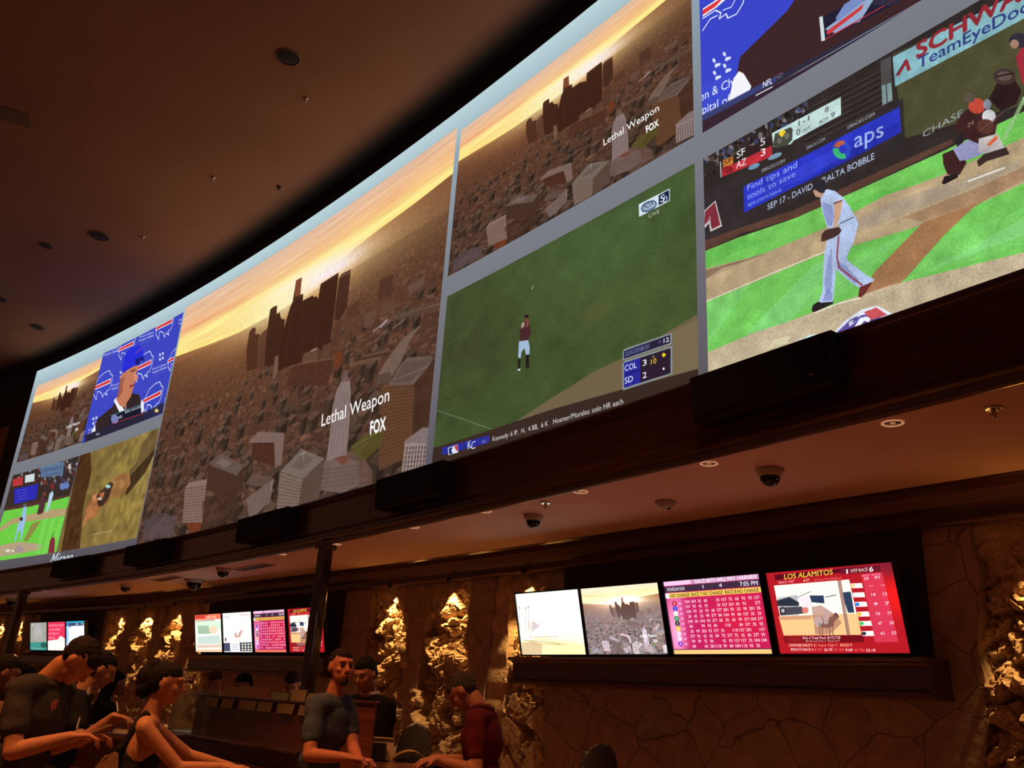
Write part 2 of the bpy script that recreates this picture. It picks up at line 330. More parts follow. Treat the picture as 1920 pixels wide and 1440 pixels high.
    for x in (0, 1, 2, 3, 4, 5): p.line([(668+x*8, 905+x*1), (646+x*11, 1140)], (104, 82, 78), 2, .6)
    p.poly([(700, 1130), (745, 1100), (800, 1185), (798, 1240), (740, 1250), (748, 1160)], (118, 90, 80), .7)
    p.poly([(720, 1100), (760, 1068), (842, 1035), (830, 1100), (770, 1150), (735, 1130)], (92, 86, 34), .8); p.line([(722, 1104), (840, 1040)], (140, 130, 96), 2, .6); p.line([(740, 1120), (790, 1080)], (150, 120, 90), 1.5, .4)
    p.poly([(660, 1140), (700, 1128), (716, 1150), (690, 1165)], (120, 60, 36), .6)
    # foreground blocks
    p.poly([(470, 1185), (545, 1106), (626, 1140), (548, 1212)], (132, 116, 106), .95); p.poly([(505, 1170), (552, 1122), (590, 1138), (545, 1180)], (112, 96, 88), .9); p.line([(540, 1128), (556, 1118), (548, 1146)], (210, 196, 196), 2, .8)
    p.poly([(468, 1188), (548, 1214), (530, 1320), (456, 1335)], (140, 118, 106), .95); p.poly([(548, 1214), (628, 1142), (606, 1290), (530, 1320)], (104, 80, 70), .95)
    for i in range(10): p.line([(467-i*1.2, 1200+i*13), (546-i*1.8, 1226+i*10)], (84, 62, 54), 2, .6); p.line([(548-i*1.8, 1226+i*10), (626-i*2.2, 1156+i*13)], (64, 46, 40), 1.6, .5)
    p.poly([(225, 1160), (270, 1122), (345, 1165), (320, 1200)], (112, 92, 84), .95); p.poly([(225, 1162), (320, 1200), (345, 1166), (340, 1240), (312, 1290), (222, 1250)], (78, 52, 40), .95); p.poly([(250, 1155), (275, 1140), (305, 1158), (282, 1172)], (140, 118, 110), .7)
    p.poly([(350, 1230), (372, 1190), (445, 1205), (420, 1240)], (110, 84, 74), .9); p.poly([(352, 1280), (430, 1225), (448, 1208), (434, 1290), (362, 1348)], (146, 124, 118), .9)
    for i in range(7): p.line([(354, 1285+i*10), (436, 1228+i*9)], (72, 52, 46), 2.4, .75)
    p.poly([(150, 1240), (164, 1226), (222, 1212), (218, 1232), (206, 1362), (140, 1365)], (156, 128, 118), .9); grid([(152, 1242), (217, 1232), (205, 1358), (141, 1362)], 11, 12, (84, 56, 46), .75, .5, .6)
    p.poly([(150, 1366), (206, 1362), (196, 1395), (165, 1400)], (130, 60, 34), .8)
    p.poly([(918, 1082), (985, 1036), (1012, 1040), (1010, 1090), (916, 1102)], (146, 128, 128), .9); p.poly([(918, 1092), (1012, 1092), (1003, 1210), (905, 1216)], (170, 148, 144), .95)
    grid([(922, 1100), (1010, 1098), (1000, 1208), (908, 1212)], 8, 7, (72, 54, 52), .85, .45, .7)
    p.poly([(205, 1290), (320, 1240), (330, 1330), (230, 1400), (205, 1380)], (74, 46, 34), .6); p.poly([(20, 1360), (70, 1330), (120, 1345), (110, 1410), (15, 1430)], (96, 80, 84), .7)
    for i in range(8): p.line([(24, 1365+i*8), (100, 1345+i*9)], (130, 112, 120), 1.5, .4)
    p.crop(); p.noise(.035, 7, box=(0, .2, 1, 1)); p.a *= np.where(Y[..., None]/H < .26, 1.0, .90).astype(np.float32); p.soft(2)
    p.text('Lethal Weapon', (593, 797), (726, 750), 24, (250, 250, 250), .006, 1, .12); p.text('FOX', (688, 813), (719, 804), 25, (255, 255, 255), .035, 1, .1)
    p.soft(1)
    return p.down()
CITY = paint_city()
# ---- baseball, close view (right-hand tile)
def fig(p, pts, col, al=1.0): p.poly(pts, col, al)
def paint_ball_close():
    p = Pic(1400, 800, [(1319.0, 298.5), (2325.5, -287.5), (2533.2, 337.9), (1329.3, 721.5)], (70, 52, 40)); rng = p.rng
    A = lambda: p.crop(1300, 0, 3.097); B = lambda: p.crop(1300, 300, 3.097)
    A(); p.poly([(0, 800), (1150, 250), (4000, -1500), (4000, 900), (0, 1400)], (50, 42, 40))
    for i in range(8): p.line([(640, 640+i*34), (1110, 390+i*34*1.05)], (96, 84, 80), 2.2, .7); p.line([(640, 652+i*34), (1110, 402+i*34*1.05)], (28, 24, 26), 3, .7)
    for _ in range(150):
        t = rng.random(); x = 70+t*590; y = 945-t*330+rng.uniform(-25, 100); c = [(30, 26, 30), (86, 66, 56), (130, 120, 130), (60, 70, 120), (40, 34, 34)][rng.integers(5)]
        p.blob((x, y), rng.uniform(5, 17), rng.uniform(6, 22), c, .9, 9, wob=.2)
    p.poly([(1080, 350), (1140, 320), (1150, 580), (1090, 610)], (84, 80, 80), .9); p.poly([(1086, 490), (1142, 474), (1150, 576), (1092, 606)], (130, 160, 160), .9); p.line([(1112, 480), (1120, 600)], (60, 60, 66), 3)
    p.poly([(1150, 310), (1920, -60), (3800, -1100), (3800, 0), (1920, 600), (1215, 800)], (78, 76, 46))
    p.poly([(1150, 322), (2700, -470), (2700, -310), (1165, 497)], (128, 182, 192)); p.line([(1150, 322), (2700, -470)], (40, 40, 50), 3)
    p.poly([(1168, 430), (1228, 335), (1240, 345), (1256, 400), (1236, 408), (1226, 372), (1186, 436)], (150, 40, 50)); p.line([(1170, 436), (1222, 345)], (60, 40, 70), 2)
    p.text('SCHWARTZ', (1290, 333), (2260, -205), 92, (152, 38, 48), .03); p.text('TeamEyeDoc.com', (1296, 396), (2210, -85), 68, (44, 58, 130), .01)
    # board along the wall
    p.poly([(60, 1110), (245, 1050), (1210, 565), (1225, 860), (270, 1310), (60, 1400)], (52, 44, 46))
    p.poly([(290, 1082), (1190, 614), (1200, 762), (292, 1235)], (38, 50, 205)); p.poly([(330, 1160), (600, 1050), (830, 930), (840, 850), (300, 1130)], (52, 66, 222), .5)
    p.poly([(600, 1085), (900, 930), (1196, 765), (1190, 700), (900, 870)], (30, 38, 170), .6)
    p.text('Find tips and', (312, 1107), (598, 968), 38, (150, 170, 250)); p.text('tools to save', (310, 1160), (588, 1020), 34, (150, 170, 250)); p.text('aps.com/save', (312, 1200), (508, 1108), 26, (140, 160, 240))
    p.text('aps', (928, 856), (1098, 784), 96, (160, 190, 250), .005)
    p.crop(1300, 0, 3.097)
    for a0, a1, c in ((200, 290, (190, 90, 60)), (60, 190, (50, 190, 120)), (-70, 55, (40, 70, 210))):
        t = np.radians(np.linspace(a0, a1, 10)); o = np.c_[856+52*np.cos(t), 866+54*np.sin(t)]; i_ = np.c_[862+22*np.cos(t), 862+26*np.sin(t)]; p.poly(np.r_[o, i_[::-1]], c)
    p.text('SEP 17 - DAVID PERALTA BOBBLE', (428, 1218), (1045, 918), 36, (172, 190, 220), .012)
    for a, b in (((395, 1000), (527, 938)), ((652, 868), (758, 812)), ((890, 745), (1045, 665))): p.text('DBACKS.COM', a, b, 20, (176, 180, 190), .01)
    p.text('CHASE', (1326, 795), (1560, 665), 40, (150, 160, 165), .004)
    # green, dirt and lines
    B(); p.poly([(0, 560), (70, 530), (260, 450), (600, 330), (1230, 40), (1450, -60), (2000, -330), (4500, -1900), (4500, 1500), (0, 1500)], (112, 204, 84))
    p.poly([(0, 500), (70, 470), (262, 395), (600, 280), (1230, -10), (1500, -130), (1500, -100), (1230, 32), (600, 330), (262, 432), (70, 532), (0, 560)], (92, 60, 48))
    for q in ([(70, 545), (300, 440), (420, 470), (75, 600)], [(800, 300), (1050, 180), (1250, 150), (900, 300)]): p.poly(q, (90, 190, 70), .5)
    dirt = (186, 160, 120)
    p.poly([(0, 665), (75, 632), (400, 545), (750, 395), (1100, 205), (1420, 90), (1900, -130), (4500, -1500), (4500, -900), (2100, 40), (1700, 230), (1330, 360), (1320, 375), (900, 500), (700, 560), (80, 825), (0, 860)], dirt)
    p.poly([(0, 720), (75, 690), (180, 625), (420, 545), (400, 548), (75, 640), (0, 670)], (120, 90, 70), .7)
    p.poly([(950, 330), (1200, 220), (1400, 150), (1640, 80), (1900, -10), (1900, 40), (1500, 200), (1250, 300), (930, 420)], (170, 150, 128), .8); p.poly([(1200, 330), (1560, 190), (1920, 30), (1920, 110), (1700, 220), (1330, 350)], (158, 118, 84), .75)
    p.line([(75, 690), (180, 640), (380, 545)], (130, 104, 84), 3, .5); p.line([(80, 822), (400, 680), (790, 515)], (236, 232, 214), 3.2, .95); p.line([(1590, 118), (1800, 40)], (238, 234, 220), 5, .95)
    # mown stripes and the dirt lane
    p.poly([(300, 1010), (700, 600), (880, 520), (540, 960)], (134, 220, 130), .55); p.poly([(80, 830), (330, 720), (84, 1080)], (134, 220, 130), .4); p.poly([(560, 900), (740, 700), (1100, 480), (1200, 440), (900, 760), (760, 820)], (134, 220, 130), .35)
    p.poly([(940, 800), (1050, 640), (1330, 355), (1700, 220), (1620, 270), (1450, 430), (1220, 690), (1130, 760)], (168, 118, 76))
    p.poly([(1450, 440), (1920, 270), (4500, -700), (4500, 0), (1920, 480), (1240, 690), (1230, 690)], (120, 214, 96), .8); p.poly([(1500, 560), (1920, 330), (2600, 30), (2600, 160), (1920, 430), (1350, 640)], (140, 226, 140), .5)
    p.poly([(0, 1175), (85, 1118), (330, 1010), (550, 935), (850, 820), (1150, 720), (1920, 530), (4500, -100), (4500, 1700), (0, 1700)], (196, 176, 142))
    p.line([(700, 885), (850, 826), (960, 800)], (236, 232, 214), 4, .9)
    for _ in range(300):
        x = rng.uniform(80, 1900); y = np.interp(x, [80, 550, 1150, 1900], [1130, 940, 725, 545])+rng.exponential(60); p.blob((x, y), rng.uniform(2, 9), rng.uniform(1.5, 5), (150, 124, 96) if rng.random() < .7 else (214, 200, 170), .5, 7, wob=.3)
    # team mark on the mound
    p.poly([(795, 1015), (880, 925), (970, 865), (1060, 842), (1160, 895), (1150, 910)], (226, 232, 248)); p.poly([(822, 1002), (905, 925), (950, 900), (1010, 890), (1100, 915), (950, 965)], (96, 80, 170)); p.poly([(985, 880), (1056, 852), (1120, 896), (1022, 925)], (206, 76, 80))
    p.poly([(930, 965), (960, 915), (1000, 905), (1022, 918), (1015, 940), (985, 930), (960, 965)], (236, 240, 250)); p.poly([(896, 940), (925, 922), (915, 945), (945, 930), (900, 965)], (226, 232, 248)); p.poly([(950, 895), (985, 878), (980, 892), (945, 912)], (236, 240, 250))
    p.poly([(432, 1096), (466, 1042), (560, 1018), (545, 1062)], (228, 220, 180));
    for i in range(11): p.line([(440+i*10, 1096-i*3), (470+i*8.4, 1046-i*2.6)], (168, 150, 110), 1.3, .6)
    p.blob((685, 1030), 44, 19, (190, 226, 236), 1, rot=-12); p.blob((630, 1042), 40, 14, (196, 204, 204), .6, rot=-15); p.blob((590, 1066), 30, 12, (206, 204, 196), .5, rot=-15)
    # pitcher
    U = (176, 196, 236); S_ = (112, 122, 190)
    p.poly([(683, 860), (690, 838), (735, 812), (808, 812), (806, 830), (770, 848), (700, 880), (684, 878)], (40, 34, 34))
    p.poly([(815, 380), (850, 400), (830, 540), (818, 700), (808, 800), (806, 820), (735, 826), (722, 818), (745, 760), (748, 640), (752, 560), (770, 470)], U); p.poly([(770, 600), (800, 500), (800, 740), (770, 790), (755, 720)], S_, .5); p.poly([(760, 770), (780, 740), (805, 780), (800, 812), (745, 815)], S_, .6)
    p.poly([(850, 350), (935, 320), (952, 370), (925, 470), (885, 560), (890, 580), (1000, 665), (1045, 690), (1010, 730), (960, 740), (925, 720), (820, 630), (808, 610), (820, 480)], U); p.poly([(840, 590), (880, 610), (960, 700), (930, 715), (830, 625)], S_, .55)
    p.line([(838, 440), (828, 560), (840, 620), (975, 725)], (150, 60, 80), 5, .9); p.poly([(960, 735), (1035, 702), (990, 775), (965, 795), (950, 790)], (110, 44, 40))
    p.poly([(735, 190), (770, 165), (815, 175), (860, 210), (905, 270), (930, 320), (850, 360), (800, 400), (770, 385), (740, 280), (732, 225)], U); p.poly([(745, 240), (800, 260), (812, 330), (798, 385), (775, 375), (748, 300)], S_, .6); p.line([(845, 365), (925, 328)], (70, 70, 100), 3)
    p.poly([(810, 245), (850, 225), (860, 245), (845, 330), (818, 395), (806, 390), (812, 320)], (206, 160, 130)); p.line([(808, 250), (858, 232)], (110, 60, 60), 4)
    p.poly([(740, 430), (760, 405), (790, 395), (840, 385), (855, 405), (840, 430), (800, 452), (750, 470), (735, 470)], (74, 48, 44))
    p.poly([(690, 180), (700, 165), (745, 160), (760, 180), (738, 215), (705, 210)], (200, 150, 120)); p.poly([(692, 155), (700, 118), (730, 104), (762, 115), (766, 150), (755, 185), (738, 190), (700, 168), (688, 172)], (44, 40, 48))
    # catcher, umpire, batter
    A(); D2 = (66, 36, 34)
    p.poly([(1440, 890), (1510, 860), (1560, 900), (1580, 940), (1540, 1010), (1470, 1010), (1445, 950)], D2); p.poly([(1435, 1060), (1450, 1020), (1530, 1000), (1530, 1025), (1450, 1066)], (40, 28, 30))
    p.poly([(1500, 860), (1600, 800), (1700, 820), (1690, 880), (1600, 920), (1540, 930)], (150, 150, 200)); p.poly([(1550, 660), (1620, 600), (1700, 620), (1760, 700), (1740, 800), (1650, 830), (1560, 790), (1500, 740)], D2)
    p.blob((1640, 610), 50, 45, (206, 70, 50)); p.blob((1596, 560), 34, 30, (90, 80, 66)); p.blob((1700, 600), 24, 30, (150, 160, 190), .8); p.blob((1710, 670), 40, 40, (206, 206, 210)); p.blob((1690, 730), 52, 44, (92, 52, 44)); p.poly([(1520, 800), (1560, 760), (1560, 820), (1524, 850)], (40, 34, 40))
    p.poly([(1650, 800), (1760, 770), (1800, 850), (1760, 900), (1650, 880)], (190, 180, 180)); p.poly([(1700, 830), (1755, 780), (1762, 800), (1710, 845)], (220, 90, 50)); p.poly([(1640, 930), (1680, 890), (1810, 850), (1830, 890), (1700, 930), (1650, 965)], (62, 42, 40))
    p.text('24', (1585, 735), (1622, 715), 26, (160, 120, 110), .01)
    p.poly([(1710, 570), (1760, 470), (1850, 440), (1900, 520), (1870, 600), (1780, 640)], (48, 28, 30)); p.blob((1800, 440), 66, 48, (70, 52, 48)); p.blob((1800, 436), 44, 28, (120, 96, 86), .6); p.line([(1750, 440), (1850, 420)], (30, 24, 28), 4)
    p.poly([(1866, 330), (1900, 270), (2010, 240), (2040, 420), (2000, 560), (1905, 480)], (170, 40, 56)); p.blob((1890, 230), 62, 44, (50, 44, 60)); p.blob((1860, 250), 26, 26, (160, 120, 100)); p.poly([(1905, 560), (2010, 520), (2060, 800), (1960, 830)], (220, 230, 236)); p.line([(1800, 800), (1920, 560)], (150, 200, 130), 10, .8)
    p.line([(1650, 760), (1800, 640)], (120, 80, 70), 4, .6)
    # score bug
    p.poly([(160, 935), (450, 790), (450, 905), (165, 1030)], (52, 36, 34)); p.poly([(228, 955), (452, 842), (456, 905), (168, 1028), (166, 975)], (196, 40, 50)); p.poly([(172, 930), (230, 905), (232, 950), (174, 975)], (214, 130, 50)); p.text('SF', (178, 962), (226, 938), 30, (110, 50, 20), .01)
    p.blob((200, 985), 30, 22, (150, 30, 36)); p.line([(158, 940), (162, 1030)], (220, 230, 226), 3)
    p.text('SF', (250, 922), (300, 894), 42, (240, 244, 244)); p.text('AZ', (248, 980), (306, 952), 42, (246, 236, 236)); p.text('5', (386, 848), (414, 836), 44, (246, 246, 246), .005); p.text('3', (388, 908), (416, 896), 44, (246, 246, 246), .005)
    p.poly([(452, 772), (850, 558), (852, 662), (580, 812), (560, 835), (462, 850)], (190, 220, 216)); p.poly([(470, 775), (560, 735), (572, 745), (570, 810), (540, 840), (478, 858), (460, 840)], (70, 72, 60)); p.poly([(490, 775), (512, 748), (534, 760), (512, 795)], (238, 206, 40)); p.poly([(520, 785), (542, 765), (556, 785), (536, 810)], (104, 104, 92)); p.poly([(480, 812), (500, 795), (512, 815), (494, 836)], (104, 104, 92))
    K = (96, 96, 100)
    p.text('1-1', (606, 728), (668, 695), 30, K, .01); p.text('0', (594, 786), (616, 776), 36, K, .01); p.text('OUT', (628, 770), (676, 745), 20, K, .01); p.text('8', (758, 652), (780, 642), 32, K, .01); p.text('BOT', (728, 716), (778, 690), 20, K, .01); p.text('9', (794, 682), (816, 672), 32, K, .01)
    p.blob((470, 905), 44, 14, (130, 180, 210), .8, rot=-25); p.blob((350, 965), 36, 14, (120, 170, 210), .8, rot=-25)
    # mark at the left end of the wall
    B(); p.poly([(60, 300), (130, 235), (168, 385), (100, 418), (92, 370), (64, 400)], (196, 190, 190)); p.poly([(70, 300), (126, 246), (158, 378), (110, 402), (96, 350), (66, 380)], (140, 44, 58)); p.line([(75, 390), (98, 330), (104, 410)], (190, 184, 184), 2.5)
    p.crop(); p.noise(.05, 5); p.noise(.05, 60); p.soft(1); g_ = p.a.mean(2, keepdims=True); p.a = p.a*.88+g_*.12; return p.down()
# ---- baseball, wide view (lower left tile)
def paint_ball_wide():
    p = Pic(640, 360, [(25.0, 891.3), (149.5, 854.5), (105.7, 1035.7), (-18.4, 1053.6)], (60, 44, 40)).crop(0, 560, 2.572); rng = p.rng
    p.poly([(60, 830), (400, 740), (340, 960), (20, 1020)], (56, 44, 40))
    for _ in range(70): p.blob((rng.uniform(70, 380), rng.uniform(770, 900)), 6, 8, [(120, 110, 110), (150, 60, 50), (70, 80, 140), (180, 180, 190)][rng.integers(4)], .6, 7)
    p.poly([(190, 800), (306, 785), (302, 850), (196, 862)], (92, 118, 150)); p.text('SCHWARTZ', (202, 838), (298, 822), 18, (60, 70, 110), .01); p.text('TeamEyeDoc', (206, 856), (294, 842), 10, (60, 70, 120), .01)
    p.poly([(120, 852), (165, 842), (162, 880), (118, 888)], (206, 220, 220)); p.poly([(62, 872), (110, 858), (108, 898), (60, 908)], (184, 54, 56)); p.poly([(70, 918), (182, 892), (172, 965), (66, 992)], (44, 44, 176))
    for i in range(4): p.line([(80, 928+i*14), (130, 916+i*14)], (120, 120, 220), 2, .7)
    p.poly([(32, 1010), (170, 975), (340, 945), (350, 965), (150, 1000), (26, 1024)], (84, 50, 44))
    p.poly([(20, 1024), (150, 1000), (350, 950), (330, 1300), (-60, 1300)], (110, 204, 70)); p.poly([(0, 1105), (60, 1060), (160, 1035), (260, 1015), (340, 1010), (322, 1045), (200, 1065), (60, 1085), (0, 1125)], (180, 156, 112))
    p.poly([(150, 1085), (196, 1070), (130, 1170), (110, 1168)], (150, 120, 70), .8); p.poly([(-50, 1205), (20, 1185), (90, 1172), (170, 1180), (205, 1190), (190, 1210), (60, 1235), (-50, 1250)], (180, 160, 128)); p.blob((36, 1215), 12, 8, (220, 216, 200)); p.blob((60, 1216), 6, 5, (235, 235, 226)); p.blob((90, 1208), 22, 14, (160, 140, 150), .8)
    for i in range(3): p.poly([(210+i*40, 1060), (226+i*40, 1056), (190+i*34, 1230), (165+i*34, 1232)], (140, 222, 110), .4)
    p.poly([(112, 995), (122, 988), (126, 1010), (118, 1080), (100, 1160), (94, 1172), (98, 1110), (82, 1130), (74, 1168), (66, 1170), (84, 1090), (100, 1060)], (150, 190, 226)); p.blob((116, 996), 7, 9, (90, 90, 96)); p.blob((100, 1062), 8, 9, (60, 44, 50))
    p.poly([(190, 960), (214, 930), (216, 990), (206, 1030), (190, 1040), (174, 1038), (184, 1000)], (80, 50, 54)); p.poly([(236, 940), (252, 925), (256, 945), (238, 1000), (226, 1030), (218, 1030), (226, 990)], (176, 206, 226)); p.blob((250, 905), 10, 16, (120, 46, 44)); p.blob((212, 940), 9, 9, (120, 60, 50))
    p.poly([(240, 1165), (250, 1150), (262, 1152), (266, 1170), (262, 1225), (230, 1228)], (130, 48, 56)); p.line([(250, 1150), (258, 1130)], (40, 50, 30), 5)
    for c in ((320, 900), (300, 905)): p.blob(c, 14, 18, (104, 130, 190), .9)
    p.blob((335, 810), 7, 14, (206, 206, 190)); p.crop(); p.noise(.06, 5); p.soft(2); return p.down()
# ---- man in a cap in front of a blue backdrop
def buffalo(p, x, y, s, red=True):
    q = lambda L: [(x+a*s, y+b*s) for a, b in L]
    body = q([(-.5, .45), (-.42, .0), (-.2, -.45), (.1, -.72), (.32, -.82), (.42, -.6), (.5, -.55), (.46, -.3), (.42, -.1), (.3, .2), (.15, .3), (.2, .5), (.05, .38), (-.02, .62), (-.12, .35), (-.3, .3), (-.36, .75)])
    p.line(body+[body[0]], (226, 232, 250), max(1.6, s*.045), .95)
    if red: p.poly(q([(-.55, .28), (-.5, .05), (.42, -.42), (.36, -.14)]), (236, 232, 240)); p.poly(q([(-.52, .22), (-.48, .08), (.38, -.36), (.34, -.18)]), (216, 50, 60))
def paint_coach():
    p = Pic(800, 450, [(194.4, 663.0), (344.7, 585.3), (304.7, 775.5), (153.7, 831.6)], (56, 66, 184)).crop(0, 560, 2.572)
    p.glow((560, 400), 300, 260, (70, 78, 206), .5)
    for x, y, s in ((497, 420, 90), (610, 235, 80), (795, 130, 90), (738, 480, 98), (690, 330, 95), (850, 290, 80)): buffalo(p, x, y, s)
    Wt = (210, 216, 246)
    for x, y in ((500, 262), (668, 190), (732, 345), (535, 425), (862, 110), (795, 488), (425, 640)):
        p.text("Women & Children's", (x, y), (x+72, y-26), 11, Wt, .01); p.text('Hospital of Buffalo', (x, y+16), (x+72, y-10), 11, Wt, .01); p.line([(x+8, y+24), (x+60, y+6)], (170, 176, 220), 1.2, .6)
    for x, y in ((770, 270), (580, 355), (450, 580)):
        for i in range(4): p.blob((x+(i % 2)*14, y+(i//2)*22-(i % 2)*6), 6, 8, Wt, .85, 6)
    p.poly([(400, 700), (440, 640), (470, 580), (540, 520), (558, 480), (640, 455), (668, 462), (690, 530), (700, 620), (560, 690), (430, 720)], (50, 36, 38))
    p.poly([(436, 650), (458, 605), (460, 640), (440, 652)], (230, 232, 246)); p.poly([(678, 485), (690, 500), (690, 545), (672, 556)], (236, 238, 250))
    p.poly([(546, 492), (556, 476), (600, 540), (606, 508), (602, 560), (582, 565)], (240, 240, 246))
    p.poly([(576, 380), (600, 340), (662, 318), (664, 345), (655, 352), (648, 400), (640, 430), (628, 470), (608, 500), (600, 525), (575, 515), (556, 485), (576, 450)], (196, 122, 92)); p.poly([(576, 390), (592, 370), (590, 440), (570, 480), (562, 470)], (150, 84, 66), .8)
    p.poly([(626, 345), (652, 338), (650, 346), (628, 354)], (120, 66, 54)); p.poly([(646, 352), (664, 380), (654, 398), (640, 392)], (214, 142, 110)); p.poly([(622, 416), (645, 410), (642, 420), (624, 428)], (130, 60, 56)); p.blob((594, 385), 7, 12, (176, 104, 80))
    p.poly([(588, 348), (592, 300), (606, 260), (636, 232), (670, 222), (688, 250), (690, 286), (692, 300), (676, 292), (664, 318), (640, 326), (606, 346), (594, 360)], (38, 46, 214)); p.poly([(648, 290), (690, 278), (692, 302), (676, 296), (664, 320), (652, 316)], (26, 30, 120)); p.line([(650, 262), (678, 240)], (200, 90, 130), 4, .9)
    p.poly([(404, 660), (530, 610), (700, 545), (790, 500), (792, 548), (420, 700)], (40, 36, 60), .9); p.poly([(528, 562), (676, 508), (680, 560), (524, 612)], (24, 26, 44)); p.blob((550, 580), 18, 22, (130, 140, 200), .9); p.line([(532, 604), (690, 552)], (200, 60, 60), 3); p.line([(530, 564), (676, 510)], (110, 190, 190), 2)
    p.text('Buffalo, head coach', (600, 552), (676, 524), 12, (230, 230, 236), .01); p.text('NFL', (568, 580), (588, 572), 14, (220, 220, 236), .01); p.text('NFL', (462, 660), (480, 654), 10, (220, 220, 240), .01); p.blob((755, 540), 10, 9, (220, 200, 120))
    p.crop(); p.noise(.03, 5); p.soft(1); return p.down()
def paint_coach_close():
    p = Pic(1400, 800, [(1309.5, -98.7), (2170.8, -816.4), (2323.6, -366.5), (1317.9, 250.0)], (58, 70, 200)).crop(1300, 0, 3.097)
    p.poly([(55, 500), (240, 420), (280, 560), (60, 690)], (66, 80, 212), .6)
    # outlined mark, only its lower half reaches into view
    for L, wd in (([(55, 110), (130, 60), (160, 75), (150, 110), (190, 80), (200, 105), (250, 80), (285, 20), (300, -40)], 5), ([(55, 180), (100, 110), (140, 90)], 5), ([(60, 60), (240, -40)], 5), ([(170, 60), (220, 40), (250, -20)], 4)): p.line(L, (232, 238, 252), wd)
    p.poly([(56, 52), (120, 8), (200, -50), (240, -50), (140, 40), (56, 100)], (240, 240, 246)); p.poly([(56, 60), (140, 4), (200, -40), (190, -30), (130, 38), (56, 88)], (222, 56, 64))
    W_ = (228, 236, 252)
    for cx, cy in ((133, 368), (192, 330), (136, 440), (194, 398)):
        for a in range(3): p.blob((cx-12+a*13, cy-16+((a*29) % 34)), 9, 14, W_, .95, 8, rot=a*40-20)
    p.text("Women & Children's", (-85, 653), (405, 410), 50, W_, .004); p.text('Hospital of Buffalo', (-35, 704), (400, 514), 52, W_, .004)
    p.poly([(190, 640), (240, 480), (270, 330), (400, 200), (540, 60), (620, -60), (3000, -900), (3000, -200), (1500, 80), (300, 600)], (62, 38, 40))
    p.poly([(205, 585), (232, 460), (262, 412), (290, 425), (335, 500), (320, 540)], (244, 244, 250))
    p.poly([(725, 95), (745, 88), (760, 230), (738, 236)], (206, 222, 224)); p.poly([(748, 92), (1300, -200), (1320, -60), (762, 224)], (34, 32, 52)); p.poly([(758, 165), (960, 10), (1060, -40), (960, 120), (900, 140), (820, 190)], (150, 170, 206)); p.poly([(765, 180), (985, 15), (970, 50), (775, 200)], (206, 60, 62)); p.poly([(820, 100), (870, 20), (960, -40), (985, 0), (830, 120)], (120, 140, 196))
    p.line([(762, 222), (1130, 10), (1500, -200)], (186, 50, 58), 4); p.poly([(1030, 20), (1050, -40), (1330, -200), (1340, -60), (1130, 30)], (52, 46, 66), .8)
    p.poly([(50, 672), (420, 470), (3000, -880), (3000, -500), (50, 780)], (48, 44, 62)); p.poly([(50, 672), (470, 440), (480, 470), (50, 710)], (70, 84, 170), .5); p.line([(360, 555), (1280, 20), (2000, -380)], (170, 176, 190), 3, .8); p.poly([(50, 705), (3000, -840), (3000, -700), (50, 778)], (58, 36, 44), .7)
    p.text('NFL', (402, 508), (455, 482), 36, (236, 240, 246), .015); p.text('ND', (474, 465), (516, 442), 30, (110, 106, 130), .005); p.line([(360, 553), (455, 502)], (230, 236, 240), 4)
    p.crop(); p.noise(.03, 5); p.soft(1); return p.down()
# ---- two hands, brown picture
def paint_hands():
    p = Pic(640, 360, [(150.3, 854.3), (299.8, 801.9), (256.3, 1008.9), (106.6, 1035.5)], (124, 104, 56)).crop(0, 560, 2.572)
    p.glow((640, 900), 160, 300, (150, 128, 66), .8); p.glow((560, 1080), 200, 120, (140, 116, 58), .6); p.poly([(380, 750), (435, 738), (440, 830), (400, 1000), (380, 1220), (290, 1240)], (70, 42, 22), .9); p.line([(436, 740), (440, 900), (395, 1090)], (150, 110, 56), 3, .5)
    p.line([(706, 660), (672, 760)], (206, 196, 140), 4, .8); p.line([(740, 760), (640, 1080)], (176, 160, 96), 3, .7); p.line([(690, 850), (620, 1040)], (190, 172, 104), 2, .6); p.line([(760, 700), (700, 980)], (170, 150, 86), 2, .5)
    p.poly([(730, 640), (776, 616), (770, 700), (700, 830), (650, 900), (610, 950), (600, 935), (630, 880), (620, 830), (655, 790), (690, 690)], (104, 84, 50), .95); p.poly([(620, 860), (770, 700), (700, 840), (640, 910), (602, 950)], (58, 40, 24), .9)
    p.poly([(548, 860), (600, 838), (624, 850), (628, 890), (600, 935), (560, 960), (530, 955), (520, 930), (536, 890)], (150, 104, 60)); p.poly([(540, 880), (590, 870), (600, 900), (560, 930)], (176, 130, 78), .6)
    p.poly([(400, 1060), (418, 990), (450, 940), (480, 930), (500, 905), (530, 900), (536, 930), (520, 980), (480, 1010), (455, 1050), (410, 1070), (395, 1120)], (150, 96, 56)); p.poly([(440, 950), (480, 935), (490, 950), (450, 985)], (196, 130, 84), .7); p.poly([(415, 1010), (440, 990), (440, 1050), (405, 1070)], (186, 120, 74), .7)
    p.poly([(462, 950), (528, 882), (544, 892), (520, 960), (492, 1000), (470, 1000)], (60, 46, 34)); p.blob((518, 905), 12, 9, (150, 196, 190)); p.poly([(476, 940), (500, 930), (496, 955), (478, 958)], (196, 110, 76)); p.poly([(470, 958), (492, 958), (484, 972), (466, 970)], (236, 206, 180))
    p.text('HANDCUFF STRIP SLIDE', (436, 1142), (538, 1122), 8, (200, 186, 140), .01); p.crop(); p.noise(.06, 6); p.noise(.10, 50); p.soft(2); return p.down()
